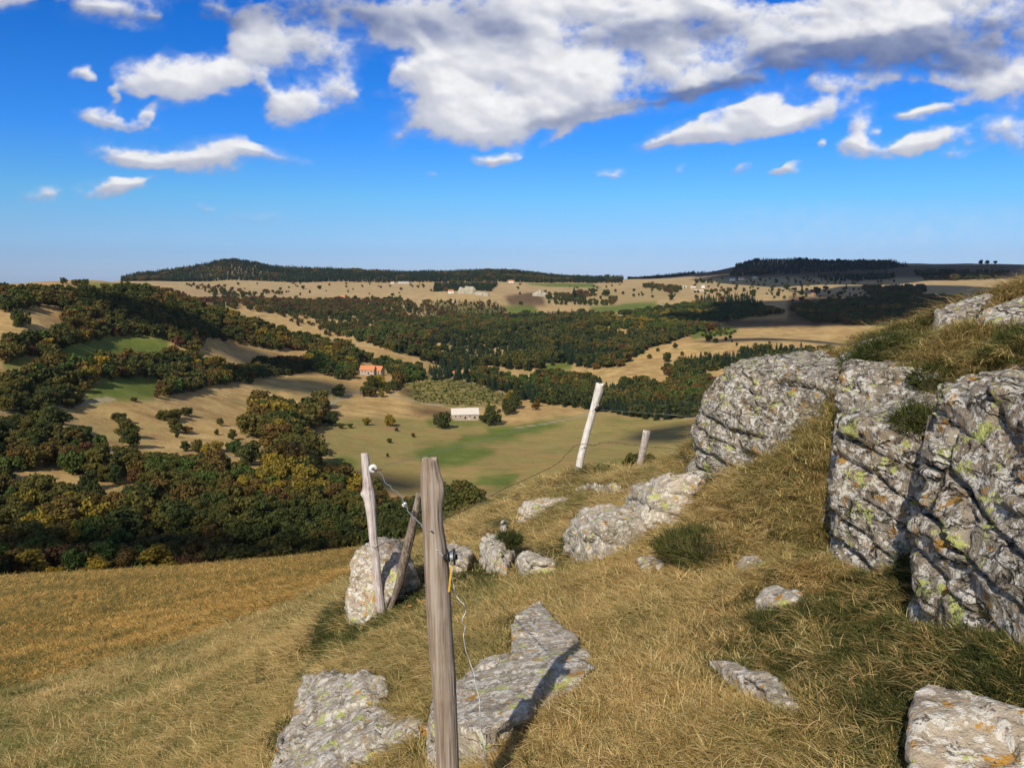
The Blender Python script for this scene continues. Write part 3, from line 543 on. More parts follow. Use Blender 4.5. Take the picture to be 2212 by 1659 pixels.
# ------------------------------------------------------------------ posts, wires, insulators
def wood_mat(name, dark, mid, pale):
    m, nt = mat(name); g = G(nt); tc = g.n('ShaderNodeTexCoord'); O = tc.outputs['Object']
    s1 = g.noise(g.mapping(O, scale=(60, 60, 2.2)), 1, 5, .6); s2 = g.noise(g.mapping(O, scale=(220, 220, 7)), 1, 3, .6); n = g.noise(O, 7, 4, .6)
    f = g.math('MULTIPLY_ADD', s2, .35, g.math('MULTIPLY_ADD', s1, .5, g.math('MULTIPLY', n, .25)))
    c = g.ramp(f, [(.38, dark), (.52, mid), (.64, pale), (.8, tuple(min(1, x*1.15) for x in pale))])
    g.finish(c, .85, g.math('ADD', s1, g.math('MULTIPLY', s2, .5)), .6, .004, .25); return m
W_BROWN = wood_mat('weathered_brown_wood', (.10,.07,.05), (.235,.18,.135), (.36,.30,.25))
W_SILVER = wood_mat('bleached_silver_wood', (.17,.125,.11), (.42,.35,.325), (.62,.57,.54))
W_WHITE = wood_mat('bleached_white_wood', (.28,.25,.22), (.60,.56,.52), (.78,.75,.71))
W_DARK = wood_mat('dark_split_wood', (.05,.036,.026), (.17,.125,.095), (.34,.29,.24))
def post(label, line, r0, r1, material, seed, group, knots=(), crack=0.0, extra=.35, name='fence_post', base_r=None):
    """line: (px, py, width px) down the middle; distance runs r0 at the top to r1 at the foot"""
    n = len(line); C = []; Rd = []
    for k, (a, b, w) in enumerate(line):
        t = (b-line[0][1])/(line[-1][1]-line[0][1]); p = pt(a, b, r0*(1-t)+r1*t); C.append(p)
        ax = p[1]*math.cos(PITCH)-p[2]*math.sin(PITCH); Rd.append(w/2/F*ax)
    d = C[-1]-C[-2]; d /= np.linalg.norm(d); C.append(C[-1]+d*extra); Rd.append(Rd[-1])
    C = np.array(C); Rd = np.array(Rd); s = np.concatenate([[0], np.cumsum(np.linalg.norm(np.diff(C, axis=0), axis=1))])
    L = s[-1]; NR = int(L/.006) if L < 2.2 else 300; NS = 72; u = np.linspace(0, L, NR)
    Cx = np.stack([np.interp(u, s, C[:, i]) for i in range(3)], -1); rad = np.interp(u, s, Rd)
    for _ in range(3): Cx[1:-1] = (Cx[:-2]+2*Cx[1:-1]+Cx[2:])/4; rad[1:-1] = (rad[:-2]+2*rad[1:-1]+rad[2:])/4
    root = C[-2].copy(); th = np.linspace(0, 2*math.pi, NS, endpoint=False); A = np.stack([np.cos(th), np.sin(th)], -1)
    uu, aa = np.meshgrid(u, th, indexing='ij'); cs, sn_ = np.cos(aa), np.sin(aa)
    q = np.stack([cs*1.0, sn_*1.0, uu*.7], -1); rm = rad[:, None]
    k = 1+.09*fbm(q*1.4, 2, seed)+.035*fbm(np.stack([cs*5, sn_*5, uu*1.6], -1), 3, seed+1)+.03*fbm(np.stack([cs*16, sn_*16, uu*3], -1), 2, seed+2)
    ridge = np.abs(fbm(np.stack([cs*3.2, sn_*3.2, uu*.9], -1), 2, seed+3)); k -= (.06+crack)*np.exp(-(ridge/.035)**2)
    for kx, ka, kr, ks in knots:     # knots: along (m), angle, radius gain, size
        da = np.angle(np.exp(1j*(aa-ka))); k += kr*np.exp(-((uu-kx)/ks)**2-(da/.6)**2)
    Rr = rm*k
    topz = .03*fbm(np.stack([cs*3, sn_*3, aa*0], -1), 3, seed+5)*np.exp(-uu/.03)
    V = Cx[:, None, :]+np.stack([cs*Rr, sn_*Rr*.95, topz*rm/.04], -1)-root
    V = V.reshape(-1, 3); i = np.arange(NR-1)[:, None]; j = np.arange(NS)[None]; j2 = (j+1) % NS
    Fq = [tuple(f) for f in np.stack([i*NS+j, (i+1)*NS+j, (i+1)*NS+j2, i*NS+j2], -1).reshape(-1, 4)]
    # broken top: inner ring and centre
    top = V[:NS]; c = top.mean(0); inner = c+(top-c)*.55+np.stack([np.zeros(NS)]*2+[.35*rad[0]*fbm(np.stack([np.cos(th)*4, np.sin(th)*4, th*0], -1), 2, seed+6)], -1)
    b = len(V); V = np.concatenate([V, inner, [c+(0, 0, .15*rad[0])]])
    Fq += [(jj, (jj+1) % NS, b+(jj+1) % NS, b+jj) for jj in range(NS)]+[(b+jj, b+(jj+1) % NS, b+NS) for jj in range(NS)]
    o = mesh_obj(name, V, Fq, material, smooth=True, loc=root); tag(o, label, 'fence post', group); return o
PG = 'weathered posts of the broken fence'
P3 = post('thick brown weathered post, nearest of the fence, cut off by the bottom of the picture', [(927,992,33),(928,1022,40),(930,1048,44),(931,1074,44),(932,1099,42),(934,1135,44),(938,1176,48),(942,1227,51),(947,1300,53),(951,1370,53),(958,1450,52),(963,1550,50),(968,1659,48)], 2.22, 2.22, W_BROWN, 201, PG, [(.085, -.35, .42, .05), (.30, .2, .08, .08)], .03, .45)
P1 = post('crooked grey post with a knot on its left side and a white ring insulator', [(788,980,16),(790,1000,17.5),(793,1030,19),(795,1052,22),(796,1066,27),(799,1085,24),(803,1120,19.5),(806,1160,18),(811,1200,18),(815,1250,17),(820,1295,18),(825,1337,15)], 7.0, 6.9, W_SILVER, 211, PG, [(.36, 3.3, .28, .03)], .02, .25)
P2 = post('dark split brace leaning behind the nearest post', [(906,1066,13),(897,1110,18),(886,1160,21),(873,1210,21),(862,1260,18),(848,1300,12)], 6.5, 6.9, W_DARK, 221, PG, (), .30, .25)
P4 = post('tall white leaning post with a black and white insulator, on the ridge', [(1296,830,17),(1292,850,19),(1286,870,16),(1278,900,15.5),(1269,930,15.5),(1262,960,16),(1255,985,16),(1250,1012,15)], 13.2, 13.4, W_WHITE, 231, PG, [(.42, 0, .25, .05)], .03, .25)
P5 = post('short grey post farthest along the ridge, beside a small dark bush', [(1397,932,16),(1392,958,16),(1386,985,15),(1381,1008,13)], 13.3, 13.5, W_SILVER, 241, PG, (), .08, .25)
def simple(name, rgb, rough=.5, metal=0.0, spec=.4):
    m, nt = mat(name); g = G(nt); geo = g.n('ShaderNodeNewGeometry'); n = g.noise(geo.outputs['Position'], 40, 3, .6)
    c = g.mix(g.math('MULTIPLY', n, .5), rgb, tuple(x*.7 for x in rgb)); b = g.finish(c, rough, n, .2, .002, spec); b.inputs['Metallic'].default_value = metal; return m
M_WIRE = simple('galvanised_wire', (.42,.43,.44), .45, .6); M_RUST = simple('rusty_wire', (.10,.06,.045), .8); M_BLK = simple('black_plastic', (.015,.015,.017), .4)
M_POR = simple('white_porcelain', (.80,.80,.78), .3); M_YEL = simple('yellow_tape', (.70,.42,.03), .5)
def wire_line(keys, n=60, wob=.006, seed=1):
    K = np.array([pt(*k) for k in keys]); t = np.linspace(0, len(K)-1, n); out = []
    for x in t:                      # Catmull-Rom
        i = min(int(x), len(K)-2); f = x-i; p0 = K[max(i-1, 0)]; p1 = K[i]; p2 = K[i+1]; p3 = K[min(i+2, len(K)-1)]
        out.append(.5*((2*p1)+(-p0+p2)*f+(2*p0-5*p1+4*p2-p3)*f*f+(-p0+3*p1-3*p2+p3)*f**3))
    out = np.array(out); q = np.stack([t*2.1, t*0+seed, t*0], -1); out += wob*np.stack([vnoise(q, 3), vnoise(q, 5), vnoise(q, 7)], -1); return out
def wire(label, keys, rad, material, n=90, wob=.006, seed=1, name='fence_wire'):
    m = MB(); m.tube(wire_line(keys, n, wob, seed), rad, 6); o = m.build(name, material, smooth=True); tag(o, label, 'wire'); return o
wire('kinked bare wire running from the white ring insulator to the nearest post', [(808,1014,6.95),(826,1026,6.6),(829,1035,6.5),(838,1048,6.2),(843,1051,6.1),(847,1056,6.0),(860,1066,5.6),(872,1086,4.7),(881,1102,4.2),(900,1122,3.3),(918,1140,2.4),(928,1150,2.18)], .0028, M_WIRE, 120, .008, 2)
wire('slack galvanised wire hanging from the black insulator of the nearest post', [(977,1205,2.17),(978,1226,2.17),(983,1262,2.17),(990,1285,2.17),(1002,1310,2.16),(1003,1345,2.15),(1008,1390,2.13),(1019,1445,2.1),(1031,1500,2.07),(1036,1560,2.04),(1042,1610,2.02),(1047,1665,2.0),(1050,1720,1.98)], .0015, M_WIRE, 160, .006, 3)
wire('thin wire drawn from the white ring insulator up to the tall white post', [(808,1013,7.0),(900,988,7.6),(1010,960,8.6),(1100,935,9.7),(1190,912,11.2),(1290,885,13.2)], .0018, M_WIRE, 60, .004, 4)
wire('thin wire going on from the tall white post toward the outcrop', [(1292,885,13.2),(1400,893,13.5),(1480,898,13.5),(1515,900,12.6)], .002, M_WIRE, 40, .004, 5)
def barbed(label, keys, rad, n, step, seed):
    L = wire_line(keys, n, .012, seed); m = MB(); m.tube(L, rad, 5); ph = np.linspace(0, n*.9, n)
    o = m.build('barbed_wire', M_RUST, smooth=True); tag(o, label, 'barbed wire')
    s = np.concatenate([[0], np.cumsum(np.linalg.norm(np.diff(L, axis=0), axis=1))]); rnd = random.Random(seed)
    b = MB(); b.tube([(-.004,0,-.014),(0,0,0),(.004,0,.014)], rad*.8, 5); b.tube([(-.012,.002,.005),(0,0,.001),(.013,-.002,-.004)], rad*.8, 5); b.tube([(-.006,0,0),(.006,0,0)], rad*1.7, 6)
    first = None
    for d in np.arange(step*.5, s[-1], step):
        p = [np.interp(d, s, L[:, i]) for i in range(3)]
        if first is None: q = first = b.build('barb', M_RUST, o)
        else: q = first.copy(); COL.objects.link(q); q.parent = o
        q.location = p; q.rotation_euler = (rnd.random()*3, rnd.random(), rnd.random()*3)
    return o
barbed('rusty barbed wire climbing from behind the nearest post to the two ridge posts', [(958,1120,9.5),(1000,1102,10.2),(1045,1080,10.9),(1100,1052,11.5),(1160,1025,12.1),(1200,1002,12.6),(1230,975,13.0),(1243,961,13.15),(1262,958,13.2),(1280,962,13.3),(1300,956,13.6),(1340,957,13.4),(1390,963,13.4),(1440,968,13.3),(1486,975,13.2)], .0042, 200, .17, 6)
barbed('short rusty barbed wire tied between the crooked post and the leaning brace', [(802,1181,6.88),(815,1184,6.85),(826,1174,6.85),(845,1172,6.85),(862,1168,6.8),(880,1158,6.75)], .003, 60, .12, 8)
def lathe(prof, n=28):               # (radius, x) around the x axis
    m = MB(); V = []; 
    for r, x in prof:
        for k in range(n): w = 2*math.pi*k/n; V.append((x, r*math.cos(w), r*math.sin(w)))
    m.add(V, [(i*n+k, i*n+(k+1) % n, (i+1)*n+(k+1) % n, (i+1)*n+k) for i in range(len(prof)-1) for k in range(n)]); return m
def place_ins(label, at_, rot, scale, cat='insulator'):
    e = empty('insulator', at_); e.rotation_euler = rot; e.scale = (scale,)*3; tag(e, label, cat); return e
ring = [(.010,-.018),(.030,-.018),(.036,-.012),(.036,-.006),(.024,0),(.036,.006),(.036,.012),(.030,.018),(.010,.018),(.010,-.018)]
e = place_ins('white porcelain ring insulator wired to the crooked post', pt(806,1012,6.85), (0, .25, R(-72)), 1.0)
lathe(ring).build('porcelain_ring', M_POR, e, True); b = MB(); b.tube([(-.03,0,0),(-.01,0,0),(.03,0,0),(.05,.07,.01)], .008, 8); b.build('bolt', M_RUST, e)
e = place_ins('small white insulator on the upper left of the leaning brace', pt(874,1090,6.4), (.3, .4, R(-40)), .62)
lathe(ring).build('porcelain_ring', M_POR, e, True); b = MB(); b.tube([(-.03,0,0),(.08,0,0)], .008, 8); b.build('bolt', M_RUST, e)
e = place_ins('round black and white insulator on the right of the tall white post', pt(1291,884,13.1), (0, .3, R(-60)), 1.35)
lathe(ring).build('black_ring', M_BLK, e, True); lathe([(.012,-.024),(.027,-.024),(.027,-.018),(.012,-.018)]).build('white_cap', M_POR, e, True); b = MB(); b.tube([(-.03,0,0),(.0,-.05,.0)], .006, 8); b.build('wire_tie', M_WIRE, e)
e = place_ins('black reel insulator with a yellow tape tail, on the right of the nearest post', pt(974,1203,2.19), (0, 0, R(8)), .63)
fl = [(.008,-.004),(.036,-.004),(.038,0),(.036,.004),(.008,.004),(.008,-.004)]
for dx in (-.0155, .0155):
    f = lathe(fl).build('flange', M_BLK, e, True); f.location = (dx, 0, 0)
h = lathe([(.0,-.034),(.013,-.034),(.013,.03),(.0,.03)]).build('hub', M_BLK, e, True)
w_ = lathe([(.020,-.009),(.0225,-.006),(.020,-.003),(.0225,0),(.020,.003),(.0225,.006),(.020,.009)]).build('wire_coil', M_WIRE, e, True)
tp = MB(); pth = [(.002,-.02,-.03),(-.001,-.02,-.06),(-.006,-.018,-.10),(-.009,-.012,-.135),(-.012,-.01,-.16)]
tp.add([(x+s*.0045, y, z) for x, y, z in pth for s in (-1, 1)]+[(x+s*.0045, y+.0015, z) for x, y, z in pth for s in (-1, 1)], [(2*i, 2*i+1, 2*i+3, 2*i+2) for i in range(4)]+[(10+2*i, 12+2*i, 13+2*i, 11+2*i) for i in range(4)]+[(2*i, 2*i+2, 12+2*i, 10+2*i) for i in range(4)]+[(2*i+1, 11+2*i, 13+2*i, 2*i+3) for i in range(4)])
tp.build('yellow_tape', M_YEL, e); bb = MB(); bb.tube([(-.10,.02,.028),(-.055,.0,.034),(-.035,-.01,.01)], .0018, 6); bb.build('wire_tie', M_WIRE, e)
# ------------------------------------------------------------------ foliage
def leaf_mat(name, a, b, c, trans=.25):
    m, nt = mat(name); g = G(nt); oi = g.n('ShaderNodeObjectInfo'); geo = g.n('ShaderNodeNewGeometry')
    base = g.ramp(oi.outputs['Random'], [(0, a), (.5, b), (1, c)])
    n = g.noise(geo.outputs['Position'], .9, 3, .7)
    col = g.mix(g.math('MULTIPLY', g.step(n, .42, .66), .6), base, tuple(min(1, x*1.7) for x in b))
    rd = geo.outputs['Random Per Island']
    col = g.mix(g.math('MULTIPLY', rd, .5), col, tuple(x*.45 for x in b))
    g.finish(col, .7, spec=.15, trans=trans); return m
LM = {'dark': leaf_mat('dark_green_leaves', (.044,.060,.014), (.062,.076,.018), (.082,.088,.020)),
      'olive': leaf_mat('olive_leaves', (.082,.086,.018), (.108,.10,.022), (.14,.112,.024)),
      'brown': leaf_mat('browning_leaves', (.115,.088,.022), (.145,.095,.024), (.17,.10,.024)),
      'russet': leaf_mat('russet_leaves', (.10,.052,.024), (.125,.06,.026), (.15,.075,.028)),
      'yellow': leaf_mat('yellow_leaves', (.19,.15,.022), (.26,.19,.025), (.32,.21,.025)),
      'green': leaf_mat('fresh_green_leaves', (.055,.09,.02), (.075,.11,.022), (.10,.125,.024)),
      'fir': leaf_mat('fir_needles', (.022,.038,.018), (.028,.048,.021), (.040,.058,.022), .1),
      'pine': leaf_mat('pine_needles', (.042,.062,.030), (.052,.074,.036), (.065,.08,.04), .1)}
m_, nt_ = mat('bark'); g_b = G(nt_); gg = g_b.n('ShaderNodeNewGeometry'); nn_ = g_b.noise(gg.outputs['Position'], 5, 4, .6)
g_b.finish(g_b.ramp(nn_, [(.35, (.05,.04,.03)), (.65, (.16,.13,.10))]), .9, nn_, .5, .03); BARK = m_
def leafcloud(centers, radii, nleaf, size, seed, flat=.85, inner=.25):
    r = np.random.RandomState(seed); w = radii**2; w = w/w.sum(); k = r.choice(len(centers), nleaf, p=w)
    d = r.normal(size=(nleaf, 3)); d /= np.linalg.norm(d, axis=1)[:, None]
    rad = np.where(r.rand(nleaf) < inner, r.rand(nleaf)**.5*.8, .82+.26*r.rand(nleaf))
    c = centers[k]+d*(radii[k]*rad)[:, None]*[1, 1, flat]
    nrm = d+r.normal(size=(nleaf, 3))*.55; nrm /= np.linalg.norm(nrm, axis=1)[:, None]
    a = np.cross(nrm, r.normal(size=(nleaf, 3))); a /= np.linalg.norm(a, axis=1)[:, None]; b = np.cross(nrm, a)
    s = size*(.6+.8*r.rand(nleaf))[:, None]
    bend = nrm*s*.25
    V = np.stack([c-a*s-b*s*.6, c+a*s*.2-b*s-bend, c+a*s+b*s*.5, c-a*s*.3+b*s-bend], 1).reshape(-1, 3)
    return V, np.arange(nleaf*4).reshape(-1, 4)
def broad_crown(seed, nleaf, size, form=0):      # a crown for a tree 1 unit tall, 0.12 .. 1
    r = np.random.RandomState(seed); C = []; Rd = []
    n = 22
    for i in range(n):
        t = r.rand(); z = .2+.66*t; prof = math.sin(math.pi*min(1, (z-.04)/1.02))**.7*(.40 if form != 1 else .27)
        a = r.rand()*6.283; q = math.sqrt(r.rand())*prof; C.append((q*math.cos(a), q*math.sin(a), z)); Rd.append((.11+.08*r.rand())*(1 if form != 1 else .8))
    C.append((0, 0, .5)); Rd.append(.26 if form != 1 else .18); C.append((r.normal()*.04, r.normal()*.04, .84)); Rd.append(.14)
    if form == 2:                                # wide low shrub shape
        C = [(x*1.25, y*1.25, z*.8+.02) for x, y, z in C]
    C = np.array(C); Rd = np.array(Rd); V, Fq = leafcloud(C, Rd, nleaf, size, seed+5)
    V[:, 2] = np.where(V[:, 2] < .05, .05+r.rand(len(V))*.03, V[:, 2])
    V[:, 2] /= V[:, 2].max(); return V, Fq
def fir_crown(seed, nlev, per, size):
    r = np.random.RandomState(seed); V = []; k = 0
    for i in range(nlev):
        t = (i+r.rand()*.6)/nlev; z = .08+.92*t; R_ = .25*(1-t)**.8+.01
        for j in range(int(per*(1-t*.75))+3):
            a = r.rand()*6.283; L = R_*(.65+.5*r.rand()); w = size*(.7+.6*r.rand()); dr = -.18*L-.01
            ca, sa = math.cos(a), math.sin(a); z0 = z+r.normal()*.008
            x0 = .15*L; V += [(ca*x0-sa*w*.4, sa*x0+ca*w*.4, z0), (ca*x0+sa*w*.4, sa*x0-ca*w*.4, z0+.01), (ca*L+sa*w*.5, sa*L-ca*w*.5, z0+dr), (ca*L*1.05-sa*w*.5, sa*L*1.05+ca*w*.5, z0+dr-.012)]
    V = np.array(V); V[:, 2] /= V[:, 2].max(); return V, np.arange(len(V)).reshape(-1, 4)
def trunk_mb(r0, h, limbs, seed):
    r = random.Random(seed); m = MB(); P_ = [(0,0,-.04)]+[(r.gauss(0,.008)*i, r.gauss(0,.008)*i, h*i/5) for i in range(1, 6)]
    m.tube(P_, [r0*1.35, r0, r0*.8, r0*.65, r0*.5, r0*.25], 7)
    for i in range(limbs):
        a = i*2.4+r.random(); z = h*(.25+.55*i/limbs); L = .22+.1*r.random()
        m.tube([(0,0,z), (math.cos(a)*L*.5, math.sin(a)*L*.5, z+L*.35), (math.cos(a)*L, math.sin(a)*L, z+L*.9)], [r0*.45, r0*.3, r0*.1], 5)
    return m
HID = bpy.data.collections.new('prototypes')     # never linked to the scene: only instanced by the stuff objects
def proto_from(name, VF, material, rnd=None):
    me = bpy.data.meshes.new(name); V, Fq = VF; me.vertices.add(len(V)); me.vertices.foreach_set('co', np.asarray(V, float).ravel())
    n, k = Fq.shape; me.loops.add(n*k); me.loops.foreach_set('vertex_index', Fq.ravel().astype(np.int32)); me.polygons.add(n); me.polygons.foreach_set('loop_start', (np.arange(n)*k).astype(np.int32)); me.update(calc_edges=True)
    me.materials.append(material); return me
HI = {}; LO = {}
for cl in ('dark', 'olive', 'brown', 'russet', 'yellow', 'green'):
    for f in range(4):
        HI[cl, f] = proto_from('crown', broad_crown(100+f*7, 3000, .030, (0, 0, 1, 2)[f]), LM[cl])
        LO[cl, f] = proto_from('crown', broad_crown(300+f*7, 620, .062, (0, 0, 1, 2)[f]), LM[cl])
for cl in ('fir', 'pine'):
    for f in range(3):
        HI[cl, f] = proto_from('crown', fir_crown(500+f, 26, 46, .05), LM[cl])
        LO[cl, f] = proto_from('crown', fir_crown(600+f, 13, 20, .10), LM[cl])
TRUNKS = [trunk_mb(.022, .75, 5, k) for k in range(3)]; TRUNK_ME = []
for k, t in enumerate(TRUNKS):
    me = bpy.data.meshes.new('trunk'); me.from_pydata(t.v, [], t.f); me.materials.append(BARK); TRUNK_ME.append(me)
def scatter(name, meshes, pos, idx, rotz, scl, label=None, tilt=None):
    """one stuff object: the meshes instanced on points (idx, rotz, scl)"""
    colx = bpy.data.collections.new(name+'_kinds'); objs = []
    for me in meshes: o = bpy.data.objects.new(name+'_kind', me); colx.objects.link(o); objs.append(o)
    order = sorted(range(len(objs)), key=lambda i: objs[i].name); inv = np.empty(len(objs), int)
    for slot, i in enumerate(order): inv[i] = slot
    me = bpy.data.meshes.new(name); me.vertices.add(len(pos)); me.vertices.foreach_set('co', np.asarray(pos, float).ravel())
    a = me.attributes.new('idx', 'INT', 'POINT'); a.data.foreach_set('value', inv[np.asarray(idx)].astype(np.int32))
    rot = np.zeros((len(pos), 3)); rot[:, 2] = rotz
    if tilt is not None: rot[:, :2] = tilt
    a = me.attributes.new('rot', 'FLOAT_VECTOR', 'POINT'); a.data.foreach_set('vector', rot.astype(np.float32).ravel())
    a = me.attributes.new('scl', 'FLOAT_VECTOR', 'POINT'); a.data.foreach_set('vector', np.asarray(scl, np.float32).ravel())
    o = bpy.data.objects.new(name, me); COL.objects.link(o)
    ng = bpy.data.node_groups.new(name, 'GeometryNodeTree'); ng.interface.new_socket('Geometry', in_out='INPUT', socket_type='NodeSocketGeometry'); ng.interface.new_socket('Geometry', in_out='OUTPUT', socket_type='NodeSocketGeometry')
    N = ng.nodes.new; gi = N('NodeGroupInput'); go = N('NodeGroupOutput'); ip = N('GeometryNodeInstanceOnPoints'); ci = N('GeometryNodeCollectionInfo')
    ci.inputs[0].default_value = colx; ci.inputs['Separate Children'].default_value = True; ci.inputs['Reset Children'].default_value = True
    def attr(nm, dt):
        q = N('GeometryNodeInputNamedAttribute'); q.data_type = dt; q.inputs[0].default_value = nm; return q.outputs[0]
    er = N('FunctionNodeEulerToRotation'); Lk = ng.links.new
    Lk(gi.outputs[0], ip.inputs['Points']); Lk(ci.outputs[0], ip.inputs['Instance']); ip.inputs['Pick Instance'].default_value = True
    Lk(attr('idx', 'INT'), ip.inputs['Instance Index']); Lk(attr('rot', 'FLOAT_VECTOR'), er.inputs[0]); Lk(er.outputs[0], ip.inputs['Rotation']); Lk(attr('scl', 'FLOAT_VECTOR'), ip.inputs['Scale'])
    Lk(ip.outputs[0], go.inputs[0]); md = o.modifiers.new('instances', 'NODES'); md.node_group = ng
    tag(o, label, None, None, 'stuff'); return o

# ------------------------------------------------------------------ the woods: where trees stand
MIXES = {'left': dict(dark=.30, olive=.34, brown=.18, russet=.02, green=.10, yellow=.06), 'low': dict(dark=.26, olive=.40, brown=.16, russet=.015, green=.11, yellow=.07),
         'red': dict(russet=.5, brown=.25, dark=.25), 'mid': dict(fir=.42, dark=.20, olive=.20, brown=.08, russet=.01, green=.09), 'fir': dict(fir=.85, pine=.1, brown=.05), 'green': dict(green=.35, dark=.3, olive=.25, yellow=.1),
         'dots': dict(dark=.45, olive=.3, brown=.15, russet=.1), 'pine': dict(pine=.5, fir=.2, brown=.2, russet=.1), 'gold': dict(olive=.35, brown=.25, yellow=.2, dark=.2), 'scrub': dict(green=.5, olive=.4, brown=.1), 'ridge': dict(fir=.75, pine=.15, dark=.05, brown=.05)}
